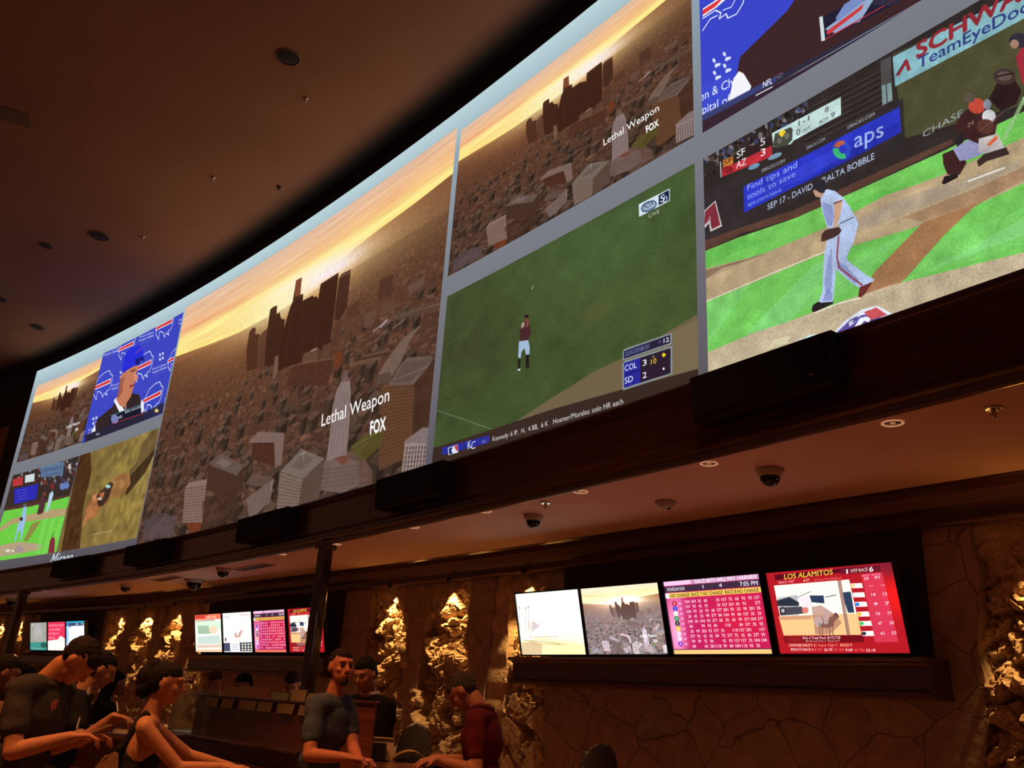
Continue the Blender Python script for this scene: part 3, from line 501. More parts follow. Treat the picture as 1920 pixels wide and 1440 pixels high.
# ---- outfielder on dark grass
def paint_field():
    p = Pic(1024, 576, [(839.3, 556.4), (1303.1, 306.0), (1311.5, 725.2), (809.9, 872.8)], (66, 82, 44)).crop(800, 300, 2.572)
    p.glow((900, 300), 500, 300, (74, 96, 56), .8); p.glow((200, 900), 300, 300, (62, 66, 40), .6); p.noise(.05, 90); p.noise(.03, 12, ay=.5)
    for i in range(5): p.poly([(200+i*190, 500), (300+i*190, 470), (900+i*190, 700), (700+i*190, 900)], (90, 110, 62), .10)
    p.glow((810, 730), 60, 40, (96, 84, 52), .5)
    p.poly([(380, 1290), (560, 1170), (800, 1020), (950, 950), (1300, 750), (1400, 700), (1400, 1300), (400, 1330)], (112, 96, 72)); p.poly([(1180, 830), (1310, 770), (1320, 1010), (1180, 1040)], (122, 106, 80), .8)
    p.line([(50, 1208), (190, 1255), (330, 1305)], (110, 122, 92), 3, .9); p.line([(60, 1110), (150, 1160)], (90, 104, 70), 2, .6); p.line([(100, 890), (200, 830)], (92, 104, 64), 2, .5)
    p.poly([(20, 1390), (75, 1378), (600, 1200), (940, 1105), (1310, 1008), (1320, 1140), (20, 1480)], (58, 42, 36))
    p.poly([(436, 960), (448, 958), (444, 1005), (434, 1010)], (34, 26, 30)); p.poly([(474, 935), (488, 935), (488, 990), (472, 998)], (34, 26, 30)); p.poly([(434, 1006), (446, 1004), (446, 1014), (434, 1014)], (220, 220, 226)); p.poly([(472, 995), (490, 988), (492, 998), (474, 1002)], (40, 34, 36))
    p.poly([(440, 872), (484, 864), (492, 900), (490, 935), (474, 938), (466, 905), (452, 925), (448, 955), (436, 950)], (160, 184, 212)); p.poly([(446, 868), (444, 820), (452, 790), (470, 768), (490, 775), (498, 830), (484, 866)], (74, 40, 42)); p.poly([(452, 788), (466, 776), (466, 800), (450, 812)], (170, 150, 140)); p.poly([(470, 760), (482, 752), (490, 790), (476, 810)], (120, 70, 56)); p.blob((477, 752), 11, 9, (40, 32, 36)); p.line([(447, 870), (484, 864)], (60, 30, 32), 2)
    p.line([(500, 622), (512, 602)], (206, 206, 180), 3, .8)
    p.poly([(1020, 212), (1172, 137), (1172, 196), (1022, 273)], (214, 226, 236)); p.poly([(1118, 170), (1168, 144), (1168, 194), (1118, 218)], (24, 34, 66)); p.blob((1070, 222), 42, 24, (70, 96, 130), 1, rot=-26); p.blob((1070, 222), 34, 18, (220, 230, 240), .7, rot=-26); p.text('FOX', (1046, 240), (1094, 214), 26, (40, 56, 90), .01); p.line([(1040, 250), (1100, 224)], (60, 80, 110), 2)
    p.text('S', (1126, 205), (1148, 194), 34, (226, 232, 240), .01); p.text('D', (1140, 208), (1160, 198), 30, (226, 232, 240), .01); p.text('LIVE', (1070, 278), (1122, 254), 19, (200, 204, 190), .0)
    # score board
    p.poly([(942, 920), (950, 910), (1178, 833), (1182, 838), (1182, 885), (1176, 890), (942, 966)], (136, 146, 146)); p.poly([(948, 920), (1174, 842), (1174, 882), (948, 958)], (40, 34, 58)); p.poly([(948, 920), (1050, 884), (1050, 920), (948, 958)], (38, 40, 92), .7)
    p.text('QUACKENBUSH', (956, 945), (1072, 906), 22, (130, 136, 160), .004); p.text('P:', (1118, 888), (1136, 882), 18, (90, 90, 150)); p.text('12', (1142, 882), (1168, 874), 22, (240, 244, 250), .012)
    p.poly([(940, 980), (950, 968), (1178, 896), (1184, 902), (1184, 1030), (1176, 1036), (946, 1110), (940, 1104)], (136, 146, 146)); p.poly([(948, 978), (1176, 906), (1176, 1028), (948, 1098)], (44, 30, 48)); p.poly([(948, 978), (1028, 952), (1028, 1072), (948, 1098)], (42, 42, 150)); p.line([(948, 1036), (1028, 1010)], (26, 24, 90), 3)
    p.text('COL', (952, 1018), (1010, 1000), 30, (236, 240, 250), .008); p.text('SD', (952, 1078), (992, 1066), 30, (236, 240, 250), .008); p.text('3', (1040, 993), (1058, 987), 30, (246, 246, 250), .012); p.text('2', (1040, 1053), (1058, 1047), 30, (246, 246, 250), .012); p.text('10', (1080, 986), (1106, 978), 26, (236, 206, 40), .012); p.poly([(1086, 952), (1092, 943), (1098, 949)], (236, 206, 40)); p.poly([(1132, 941), (1142, 928), (1154, 938), (1143, 952)], (240, 210, 40)); p.blob((1142, 1006), 5, 7, (240, 240, 236))
    # ticker
    p.poly([(74, 1388), (298, 1326), (298, 1362), (74, 1424)], (44, 46, 150)); p.line([(178, 1358), (180, 1396)], (30, 30, 90), 3); p.poly([(102, 1388), (148, 1372), (150, 1410), (104, 1424)], (220, 226, 240)); p.poly([(106, 1390), (126, 1384), (118, 1400), (124, 1416), (107, 1420)], (28, 40, 100)); p.poly([(132, 1380), (147, 1375), (148, 1402), (140, 1400)], (200, 50, 60))
    p.text('K', (196, 1396), (212, 1388), 42, (226, 234, 250), .004); p.text('C', (212, 1398), (232, 1388), 38, (226, 234, 250), -.01); p.text('KC', (264, 1366), (284, 1360), 14, (170, 180, 220)); T = (214, 214, 214)
    p.text('Kennedy: 6 IP,  H,  4 BB,  6 K', (314, 1356), (580, 1280), 24, T, .006); p.text('Hosmer/Morales: solo HR each', (604, 1272), (944, 1174), 26, T, .006)
    p.crop(); p.soft(1); return p.down()
# ---- television pictures
def paint_beach():
    p = Pic(400, 225, [(963, 1115), (1084, 1105), (1100, 1227), (979, 1226)], (255, 254, 236)).crop(640, 1120, 4)
    p.glow((1480, 60), 300, 200, (255, 255, 252), .8); p.glow((1700, 400), 200, 100, (250, 240, 170), .7)
    p.poly([(1340, 330), (1500, 300), (1640, 330), (1840, 360), (1840, 425), (1350, 425)], (244, 226, 160), .6); p.poly([(1350, 340), (1430, 330), (1500, 350), (1500, 420), (1350, 425)], (196, 160, 120), .6)
    p.line([(1410, 300), (1620, 296)], (206, 186, 170), 4, .8); p.line([(1360, 320), (1640, 350)], (150, 120, 100), 3, .6); p.line([(1420, 350), (1680, 356)], (200, 160, 100), 3, .6)
    for x, y in ((1325, 80), (1374, 85), (1394, 75)):
        p.line([(x, y), (x+4, y+90), (x+2, y+170)], (206, 180, 160), 4, .9); p.blob((x-2, y), 6, 10, (190, 160, 140), .9)
    p.blob((1440, 220), 34, 30, (190, 170, 176), .7, wob=.3); p.line([(1400, 180), (1410, 310)], (210, 180, 150), 5, .7)
    p.crop(); p.soft(2); return p.down()
def paint_city_tv():
    a = CITY.copy(); g = a.mean(2, keepdims=True); v = np.linspace(0, 1, a.shape[0])[:, None, None]
    b = np.clip(a*1.25, 0, 1)*.45+(g*np.array([1.3, 1.25, 1.42]))*.6; b = a*(1-np.clip(v*4-.7, 0, 1))+b*np.clip(v*4-.7, 0, 1)
    lum = np.clip(b, 0, 1)**.8; lum = lum*1.12; rng = np.random.default_rng(3)
    k = np.repeat(np.repeat(rng.uniform(.9, 1.2, (60, 107, 1)), 12, 0), 12, 1)[:a.shape[0], :a.shape[1]]
    k = 1+(k-1)*np.clip(v*3-1, 0, 1); tint = 1+(np.repeat(np.repeat(rng.uniform(-.05, .05, (30, 54, 3)), 24, 0), 24, 1)[:a.shape[0], :a.shape[1]])*np.clip(v*3-1, 0, 1)
    return np.clip(lum*k*tint, 0, 1)[::2, ::2]
def table(p, x0, y0, x1, y1, nx, ny, col, h, skip=.08):
    rng = p.rng
    for j in range(ny):
        for i in range(nx):
            if rng.random() < skip: continue
            x = x0+(x1-x0)*(i+.5)/nx; y = y0+(y1-y0)*(j+.5)/ny; s = str(rng.choice([20, 35, 42, 60, 75, 84, 93, 99, 104, 110, 157, 201, 377])); w_ = .0078*len(s)*(h/.04)
            p.text(s, (x-w_, y+h/2), (x+w_, y+h/2), h, col, .008)
def paint_odds(k=0):
    p = Pic(512, 288, None, (184, 30, 88)); p.glow((.75, .55), .3, .4, (206, 30, 60), .9); p.glow((.05, .7), .1, .5, (255, 190, 230), .8); p.glow((.12, .25), .08, .25, (236, 140, 200), .5)
    p.poly([(0, 0), (1, 0), (1, .06), (0, .06)], (240, 190, 226)); p.poly([(0, .07), (1, .07), (1, .155), (0, .155)], (60, 40, 60)); p.poly([(.3, .0), (1, .0), (1, .07), (.3, .07)], (150, 90, 130), .5); p.text('RACE BETS WILL PAY  HARNESS', (.35, .055), (.97, .055), .05, (250, 240, 250), .01)
    p.text('MOHEGAN SUN', (.03, .135), (.22, .135), .05, (240, 230, 240), .01); p.text('1       4', (.42, .13), (.62, .13), .05, (230, 220, 235), .01); p.text('7:05 PM', (.80, .14), (.97, .14), .06, (240, 230, 240), .01)
    p.poly([(0, .165), (1, .165), (1, .235), (0, .235)], (240, 200, 90)); p.text('6-NO CHANGE  RACE 7-NO CHANGE  RACE 8-NO CHANGE', (.03, .225), (.97, .225), .05, (50, 20, 30), .01); p.poly([(0, .165), (.04, .165), (.04, .235), (0, .235)], (240, 240, 250))
    table(p, .2, .26, .97, .93, 12, 10, (252, 232, 244), .042)
    for j, c in enumerate([(190, 30, 40), (60, 60, 200), (240, 240, 240), (40, 150, 80), (40, 40, 50), (240, 190, 60), (240, 200, 220), (240, 200, 230), (140, 60, 190)]):
        y = .31+j*.069; p.blob((.085, y), .026, .036, c); p.text(str(j+1), (.081 if j == 0 else .078, y+.02), (.087 if j == 0 else .092, y+.02), .04, (250, 240, 250) if j != 2 else (200, 180, 60), .008); p.text('60', (.135, y+.02), (.16, y+.02), .036, (250, 220, 240), .01)
    p.poly([(0, .945), (1, .945), (1, 1), (0, 1)], (255, 190, 120) if k == 0 else (240, 110, 90)); p.line([(0, .94), (1, .94)], (70, 30, 70), 3); p.crop(); p.soft(1); return p.down()
def horse(p, x, y, s, light=False):
    q = lambda L: [(x+a*s, y+b*s) for a, b in L]
    B_ = (96, 60, 56) if not light else (206, 160, 150)
    p.poly(q([(-.5, -.1), (-.2, -.25), (.3, -.25), (.5, -.05), (.45, .3), (.1, .4), (-.3, .35), (-.55, .2)]), B_); p.poly(q([(.3, -.2), (.55, -.5), (.7, -.45), (.8, -.2), (.68, -.15), (.5, .05)]), B_)
    for a in (-.4, -.25, .2, .38): p.line(q([(a, .25), (a+.03, .95)]), B_, 3.5)
    p.poly(q([(-.2, -.25), (-.1, -.75), (.12, -.8), (.25, -.5), (.2, -.15), (0, .2), (-.12, .15)]), (240, 232, 236)); p.blob((x+.02*s, y-.98*s), .13*s, .17*s, (225, 225, 230)); p.poly(q([(-.15, -.05), (.15, -.1), (.12, .15), (-.1, .18)]), (206, 230, 226))
def paint_alamitos():
    p = Pic(560, 315, [(1436, 1076), (1683, 1063), (1710, 1231), (1462, 1231)], (172, 24, 34)).crop(1400, 1000, 3.273)
    p.glow((950, 420), 120, 120, (240, 30, 30), .9); p.glow((900, 230), 60, 60, (110, 30, 50), .8); p.poly([(172, 262), (600, 236), (606, 262), (178, 296)], (84, 10, 26)); p.poly([(600, 232), (850, 220), (858, 262), (606, 272)], (96, 20, 40), .9)
    p.text('LOS ALAMITOS', (238, 292), (552, 270), 34, (250, 214, 70), .008); p.text('1', (640, 269), (648, 268), 28, (250, 250, 250), .01); p.text('MTP RACE', (668, 264), (774, 256), 22, (250, 226, 206), .008); p.text('6', (784, 262), (808, 260), 34, (255, 255, 255), .01)
    p.text('TRACK: FAST', (196, 320), (304, 313), 16, (250, 180, 180), .01); p.text('4:27', (360, 312), (400, 308), 16, (250, 230, 170), .01); p.text('$1.50 Late Pick 4 RACES 6-9', (436, 309), (606, 300), 14, (240, 130, 110), .008)
    p.poly([(168, 330), (655, 305), (718, 646), (226, 645)], (255, 246, 226)); p.poly([(190, 408), (320, 392), (330, 520), (206, 520)], (110, 120, 140), .55); p.poly([(186, 425), (270, 405), (330, 440), (330, 462), (190, 460)], (40, 46, 60)); p.poly([(200, 470), (350, 466), (360, 510), (206, 520)], (70, 66, 76)); p.blob((224, 490), 22, 24, (46, 42, 50)); p.blob((224, 490), 12, 13, (170, 170, 176))
    p.poly([(400, 398), (490, 400), (494, 450), (405, 440)], (40, 56, 84)); p.poly([(605, 385), (662, 380), (680, 510), (640, 510)], (44, 60, 84)); p.poly([(195, 525), (700, 515), (718, 646), (226, 645)], (236, 190, 130)); p.poly([(195, 525), (420, 520), (400, 545), (210, 548)], (190, 130, 100), .7)
    p.poly([(580, 310), (604, 308), (650, 646), (628, 646)], (150, 110, 100), .85); horse(p, 500, 560, 105); p.poly([(330, 420), (400, 400), (420, 470), (360, 480)], (240, 220, 226)); p.blob((370, 490), 22, 20, (214, 120, 110)); p.blob((450, 560), 30, 34, (240, 240, 246)); p.blob((462, 580), 9, 9, (40, 190, 150)); p.line([(320, 410), (410, 372)], (90, 100, 120), 2.5); p.line([(500, 410), (570, 400)], (60, 60, 70), 3); p.poly([(410, 470), (470, 460), (560, 520), (600, 570), (570, 600), (520, 640), (430, 640)], (150, 96, 86), .6)
    p.poly([(222, 650), (730, 648), (734, 690), (232, 690)], (110, 14, 24)); p.glow((300, 670), 60, 20, (170, 40, 40), .7); p.text('Pick 4 Total Pool: $172,718', (350, 669), (586, 669), 17, (250, 236, 236), .008); p.text('$1.50 Late Pick 4  Races 6-9', (368, 686), (580, 686), 12, (246, 190, 180), .008)
    p.text('CHANGES RACE 9', (260, 712), (408, 713), 16, (250, 236, 206), .01); p.text('$1 Super High 5', (418, 713), (566, 713), 16, (240, 150, 130), .008); p.text('RACE 9', (586, 714), (656, 714), 16, (250, 226, 160), .01); p.text('RESULTS RACE 4', (270, 738), (412, 740), 16, (250, 236, 226), .01); p.text('$1 EX', (420, 740), (470, 740), 16, (236, 110, 100), .008); p.text('26.70', (482, 741), (534, 741), 16, (255, 240, 240), .01); p.text('$2  DD', (546, 741), (606, 742), 16, (236, 110, 100), .008); p.text('9.60', (616, 743), (660, 743), 16, (255, 240, 240), .01); p.text('$1 TRI', (674, 744), (732, 745), 16, (236, 110, 100), .008); p.text('32.10', (744, 746), (800, 746), 16, (255, 240, 240), .01)
    p.poly([(735, 275), (862, 268), (942, 690), (800, 692)], (214, 60, 90), .8)
    for j, (y, a, b) in enumerate([(345, '--', '--'), (402, '14', '12'), (460, '9', '7'), (520, '74', '77'), (577, '47', '50'), (638, '41', '53')]):
        x = 662+j*11.5; p.poly([(x, y-14), (x+72, y-16), (x+78, y+15), (x+6, y+15)], (250, 240, 236)); p.blob((x+15, y), 14, 11, [(240, 200, 120), (240, 240, 240), (40, 130, 240), (250, 180, 60), (60, 190, 90), (40, 50, 60)][j])
        p.text(a, (780+j*11, y+10), (804+j*11, y+9), 20, (252, 226, 236), .008); p.text(b, (850+j*11, y+8), (876+j*11, y+7), 20, (252, 226, 236), .008)
    p.text('EXACTA   EXACTA', (735, 290), (850, 282), 11, (246, 170, 190), .01); p.text('10', (750, 312), (776, 310), 18, (252, 236, 240), .01); p.text('01', (816, 306), (844, 304), 18, (252, 236, 240), .01); p.crop(); p.soft(1); return p.down()
def paint_track():
    p = Pic(320, 180, None, (250, 240, 224)); p.poly([(0, 0), (1, 0), (1, .14), (0, .14)], (240, 110, 80)); p.poly([(.02, .008), (.5, .008), (.45, .1), (.02, .1)], (206, 60, 50)); p.text('TURF CLUB', (.4, .11), (.8, .11), .07, (255, 230, 200), .01); p.line([(.02, .17), (.75, .16)], (90, 60, 60), 3)
    p.poly([(.05, .2), (.98, .2), (.98, .42), (.05, .42)], (206, 236, 206)); p.poly([(.1, .3), (.5, .3), (.62, .52), (.1, .52)], (160, 186, 160)); p.blob((.68, .42), .16, .1, (236, 200, 170), .8); p.poly([(.05, .55), (.98, .52), (.98, .62), (.05, .66)], (240, 240, 236)); p.poly([(.08, .6), (.9, .56), (.95, .78), (.08, .8)], (186, 206, 200), .9)
    for i in range(8): p.line([(.1+i*.11, .62), (.1+i*.11, .78)], (236, 240, 236), 2.5)
    p.poly([(.05, .82), (.95, .8), (.95, .88), (.05, .9)], (196, 160, 140), .6); p.poly([(0, .93), (1, .93), (1, 1), (0, 1)], (246, 200, 170)); p.crop(); p.soft(2); return p.down()
def paint_jockey():
    p = Pic(320, 180, None, (255, 248, 240)); p.text('DEL MAR   1', (.03, .13), (.28, .13), .06, (150, 130, 120), .01); p.text('MTP 3  RACE 5', (.64, .11), (.95, .11), .06, (140, 120, 120), .01)
    horse(p, .5, .55, .22, True); p.blob((.07, .68), .03, .06, (120, 90, 80)); p.poly([(.0, .77), (.24, .77), (.24, .98), (.0, .98)], (70, 74, 100)); p.poly([(.22, .76), (.56, .76), (.56, .96), (.22, .96)], (250, 250, 252)); p.poly([(.56, .76), (1, .76), (1, .98), (.56, .98)], (60, 60, 84))
    for i in range(3):
        p.line([(.27, .81+i*.06), (.5, .81+i*.06)], (120, 120, 130), 2.5)
        for k in range(4): p.poly([(.62+k*.1, .79+i*.065), (.68+k*.1, .79+i*.065), (.68+k*.1, .83+i*.065), (.62+k*.1, .83+i*.065)], (240, 236, 200))
    p.crop(); p.soft(2); return p.down()
def paint_grey():
    p = Pic(240, 135, None, (150, 152, 140)); p.glow((.45, .3), .25, .3, (190, 180, 186), .8); p.line([(.45, .15), (.48, .5)], (120, 110, 110), 5, .6); p.poly([(0, .72), (1, .7), (1, 1), (0, 1)], (60, 140, 130)); p.blob((.8, .82), .18, .1, (40, 90, 80)); p.text('LIVE', (.08, .1), (.22, .1), .07, (230, 230, 226), .01); p.line([(.1, .93), (.7, .95)], (170, 190, 180), 2); p.crop(); p.noise(.06, 8); p.soft(2); return p.down()
def paint_redtext():
    p = Pic(240, 135, None, (224, 50, 84)); 
    for i, t in enumerate(['MANDALAY BAY', 'YOUR HOME', 'HOUSE OF', 'BLUES']): p.text(t, (.05, .16+i*.145), (.05+.072*len(t), .16+i*.145), .085, (250, 170, 190), .008)
    p.poly([(0, .66), (1, .58), (1, 1), (0, 1)], (255, 236, 226)); p.blob((.75, .62), .16, .12, (255, 226, 220)); p.crop(); p.soft(1); return p.down()
def paint_bluehead():
    p = Pic(240, 135, None, (238, 242, 255)); p.poly([(0, 0), (1, 0), (1, .05), (0, .05)], (40, 170, 210)); p.poly([(0, .05), (1, .05), (1, .16), (0, .16)], (50, 70, 100)); p.text('NFL   7:30', (.5, .14), (.97, .14), .07, (236, 236, 230), .01); p.blob((.1, .12), .06, .06, (60, 90, 150)); p.glow((.0, .5), .14, .5, (130, 170, 240), .9); p.poly([(.14, .17), (.26, .17), (.2, .22)], (60, 70, 90)); p.crop(); p.soft(1); return p.down()
# ================================================================ the setting
S0, S1 = -29.0, 9.0
def plane_obj(name, pts, m, z=None):
    bm = bmesh.new(); vs = [bm.verts.new(p) for p in pts]; bm.faces.new(vs); return obj(name, bm, m)
fl = plane_obj('floor', [(-34, -6, 0), (14, -6, 0), (14, 34, 0), (-34, 34, 0)], M['floor']); tag(fl, kind='structure')
# high ceiling: follows the screen wall, colour fades smoothly to near black along it
ZC = 11.12
def ceil_mat():
    m = mat('ceiling_paint', (.40, .235, .17), .95); nt = m.node_tree; b = nt.nodes['Principled BSDF']
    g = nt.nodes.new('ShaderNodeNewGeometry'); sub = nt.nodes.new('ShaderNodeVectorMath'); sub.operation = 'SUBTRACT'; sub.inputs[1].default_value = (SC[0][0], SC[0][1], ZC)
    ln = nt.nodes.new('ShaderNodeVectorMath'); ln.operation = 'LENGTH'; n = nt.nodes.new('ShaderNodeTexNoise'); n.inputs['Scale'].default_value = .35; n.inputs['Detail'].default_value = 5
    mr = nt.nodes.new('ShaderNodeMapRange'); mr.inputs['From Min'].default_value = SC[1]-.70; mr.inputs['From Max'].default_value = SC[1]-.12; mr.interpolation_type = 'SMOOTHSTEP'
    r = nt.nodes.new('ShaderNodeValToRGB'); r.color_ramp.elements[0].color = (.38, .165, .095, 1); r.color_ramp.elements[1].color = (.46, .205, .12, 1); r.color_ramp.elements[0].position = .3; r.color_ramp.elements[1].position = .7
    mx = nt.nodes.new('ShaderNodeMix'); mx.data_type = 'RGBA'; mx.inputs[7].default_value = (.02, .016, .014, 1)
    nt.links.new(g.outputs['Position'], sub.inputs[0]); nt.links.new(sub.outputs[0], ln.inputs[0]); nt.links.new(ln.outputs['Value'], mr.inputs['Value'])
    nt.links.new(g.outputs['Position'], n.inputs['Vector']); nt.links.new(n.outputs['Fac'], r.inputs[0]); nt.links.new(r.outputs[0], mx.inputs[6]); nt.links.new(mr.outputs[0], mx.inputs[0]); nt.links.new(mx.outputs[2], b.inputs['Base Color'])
    return m
bm = bmesh.new(); n = 60
ra = [bm.verts.new(surf(-36+(49)*i/n, ZC, SC, -.3)) for i in range(n+1)]; rb = [bm.verts.new(surf(-36+(49)*i/n, ZC, SC, 34)) for i in range(n+1)]
for i in range(n): bm.faces.new((ra[i], ra[i+1], rb[i+1], rb[i]))
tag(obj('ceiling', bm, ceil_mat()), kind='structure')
# wall behind the big screen, black
bm = bmesh.new(); sweep(bm, [(-.02, 3.0), (-.02, ZC+.05)], SC, -28.1, 11, 60); tag(obj('wall_screen', bm, M['black']), kind='structure')
bm = bmesh.new(); sweep(bm, [(.05, 3.6), (.05, 9.0), (-.1, 9.0), (-.1, 3.6)], SC, -34, -27.95, 8, True); tag(obj('wall_left', bm, M['redwall']), kind='structure')
bm = bmesh.new(); sweep(bm, [(-.06, 9.0), (-.06, ZC+.05)], SC, -36, -28.1, 8); tag(obj('wall_far_left', bm, M['black']), kind='structure')
# ---- stone wall under the canopy with rock filled slots
ZS = 3.17
NICHES = [-26.42, -25.12, -23.85, -19.42, -18.05, -16.70, -15.36, -9.60, -8.28, -6.93, -1.42]
def slot_half(z, k=0): return .37+.12*max(0, min(1, (2.5-z)/1.8))
def stone_mat(name, c0, c1, crack=True, sc=1.9):
    m = mat(name, c0, .85); nt = m.node_tree; b = nt.nodes['Principled BSDF']; tc = nt.nodes.new('ShaderNodeTexCoord')
    nz = nt.nodes.new('ShaderNodeTexNoise'); nz.inputs['Scale'].default_value = 1.6; nz.inputs['Detail'].default_value = 7
    wv = nt.nodes.new('ShaderNodeVectorMath'); wv.operation = 'MULTIPLY_ADD'; wv.inputs[1].default_value = (.35, .35, .35)
    nt.links.new(tc.outputs['Object'], nz.inputs['Vector']); nt.links.new(nz.outputs['Color'], wv.inputs[0]); nt.links.new(tc.outputs['Object'], wv.inputs[2])
    r = nt.nodes.new('ShaderNodeValToRGB'); r.color_ramp.elements[0].position = .32; r.color_ramp.elements[1].position = .7; r.color_ramp.elements[0].color = (*c0, 1); r.color_ramp.elements[1].color = (*c1, 1)
    n2 = nt.nodes.new('ShaderNodeTexNoise'); n2.inputs['Scale'].default_value = 9; n2.inputs['Detail'].default_value = 9
    nt.links.new(tc.outputs['Object'], n2.inputs['Vector'])
    if crack:
        v = nt.nodes.new('ShaderNodeTexVoronoi'); v.feature = 'DISTANCE_TO_EDGE'; v.inputs['Scale'].default_value = sc; nt.links.new(wv.outputs[0], v.inputs['Vector'])
        v2 = nt.nodes.new('ShaderNodeTexVoronoi'); v2.inputs['Scale'].default_value = sc; nt.links.new(wv.outputs[0], v2.inputs['Vector'])
        cr = nt.nodes.new('ShaderNodeMapRange'); cr.inputs['From Min'].default_value = 0; cr.inputs['From Max'].default_value = .014
        nt.links.new(v.outputs['Distance'], cr.inputs['Value'])
        hs = nt.nodes.new('ShaderNodeMix'); hs.data_type = 'RGBA'; hs.blend_type = 'MULTIPLY'; hs.inputs[0].default_value = .16
        nt.links.new(n2.outputs['Fac'], r.inputs[0]); nt.links.new(r.outputs[0], hs.inputs[6]); nt.links.new(v2.outputs['Color'], hs.inputs[7])
        mx = nt.nodes.new('ShaderNodeMix'); mx.data_type = 'RGBA'; mx.inputs[6].default_value = (.20, .12, .08, 1)
        nt.links.new(cr.outputs[0], mx.inputs[0]); nt.links.new(hs.outputs[2], mx.inputs[7]); nt.links.new(mx.outputs[2], b.inputs['Base Color'])
        bp = nt.nodes.new('ShaderNodeBump'); bp.inputs['Distance'].default_value = .05; bp.inputs['Strength'].default_value = .5; ad = nt.nodes.new('ShaderNodeMath'); ad.operation = 'MULTIPLY_ADD'; ad.inputs[1].default_value = .5
        nt.links.new(n2.outputs['Fac'], ad.inputs[0]); nt.links.new(cr.outputs[0], ad.inputs[2]); nt.links.new(ad.outputs[0], bp.inputs['Height']); nt.links.new(bp.outputs[0], b.inputs['Normal'])
    else:
        nt.links.new(n2.outputs['Fac'], r.inputs[0]); nt.links.new(r.outputs[0], b.inputs['Base Color'])
        bp = nt.nodes.new('ShaderNodeBump'); bp.inputs['Distance'].default_value = .03; bp.inputs['Strength'].default_value = .6; n3 = nt.nodes.new('ShaderNodeTexNoise'); n3.inputs['Scale'].default_value = 26; n3.inputs['Detail'].default_value = 9
        nt.links.new(tc.outputs['Object'], n3.inputs['Vector']); nt.links.new(n3.outputs['Fac'], bp.inputs['Height']); nt.links.new(bp.outputs[0], b.inputs['Normal'])
    return m
M['flag'] = stone_mat('flagstone', (.31, .205, .145), (.45, .305, .215)); M['rock'] = stone_mat('rough_rock', (.40, .27, .15), (.62, .45, .28), False)
_r = np.random.default_rng(5)
def wob(z, k): return .016*math.sin(z*7.3+k*2.1)+.010*math.sin(z*17.7+k*5.7)
bm = bmesh.new(); zs = [0]+[.55+.045*i for i in range(53)]+[2.97, ZS+.02]
ed = [S0]; 
for k, s in enumerate(NICHES): ed += [('l', s, k), ('r', s, k)]
ed.append(S1)
def edge(e, z):
    if not isinstance(e, tuple): return e
    t, s, k = e; h = slot_half(z)
    return s-h-.15+wob(z, k) if t == 'l' else s+h+wob(z, k+31)
for a, b in zip(ed[::2], ed[1::2]):
    n = max(3, int((edge(b, 2)-edge(a, 2))/.25)); rows = []
    for z in zs:
        x0, x1 = edge(a, z), edge(b, z)
        row = [bm.verts.new(surf(x0, z, WC, -.34))]+[bm.verts.new(surf(x0+(x1-x0)*i/n, z, WC, .0)) for i in range(n+1)]+[bm.verts.new(surf(x1, z, WC, -.34))]
        rows.append(row)
    for p, q in zip(rows, rows[1:]):
        for i in range(len(p)-1): bm.faces.new((p[i], p[i+1], q[i+1], q[i]))
tag(obj('wall_back', bm, M['flag']), kind='structure')
# rough rock in the slots, real relief
def worley(U, V, n, seed, su, sv):
    r = np.random.default_rng(seed); P = np.c_[r.uniform(-.2, su+.2, n), r.uniform(-.2, sv+.2, n)]; hgt = r.uniform(0, 1, n); tx = r.normal(0, 1, n); ty = r.normal(0, 1, n)
    D = (U[..., None]-P[:, 0])**2+(V[..., None]-P[:, 1])**2; i = D.argmin(-1); s_ = np.sort(D, -1); e = np.sqrt(s_[..., 1])-np.sqrt(s_[..., 0])
    return hgt[i]+tx[i]*(U-P[i, 0])*5+ty[i]*(V-P[i, 1])*5, e
ROCKN = ['far left behind the first post', 'left of the farthest televisions', 'partly behind the farthest televisions', 'first right of the farthest televisions', 'second right of the farthest televisions', 'third right of the farthest televisions', 'at the left end of the middle televisions', 'first right of the post and middle televisions', 'second right of the post behind the man in red', 'partly behind the washed-out television', 'at the right edge beyond the red television']
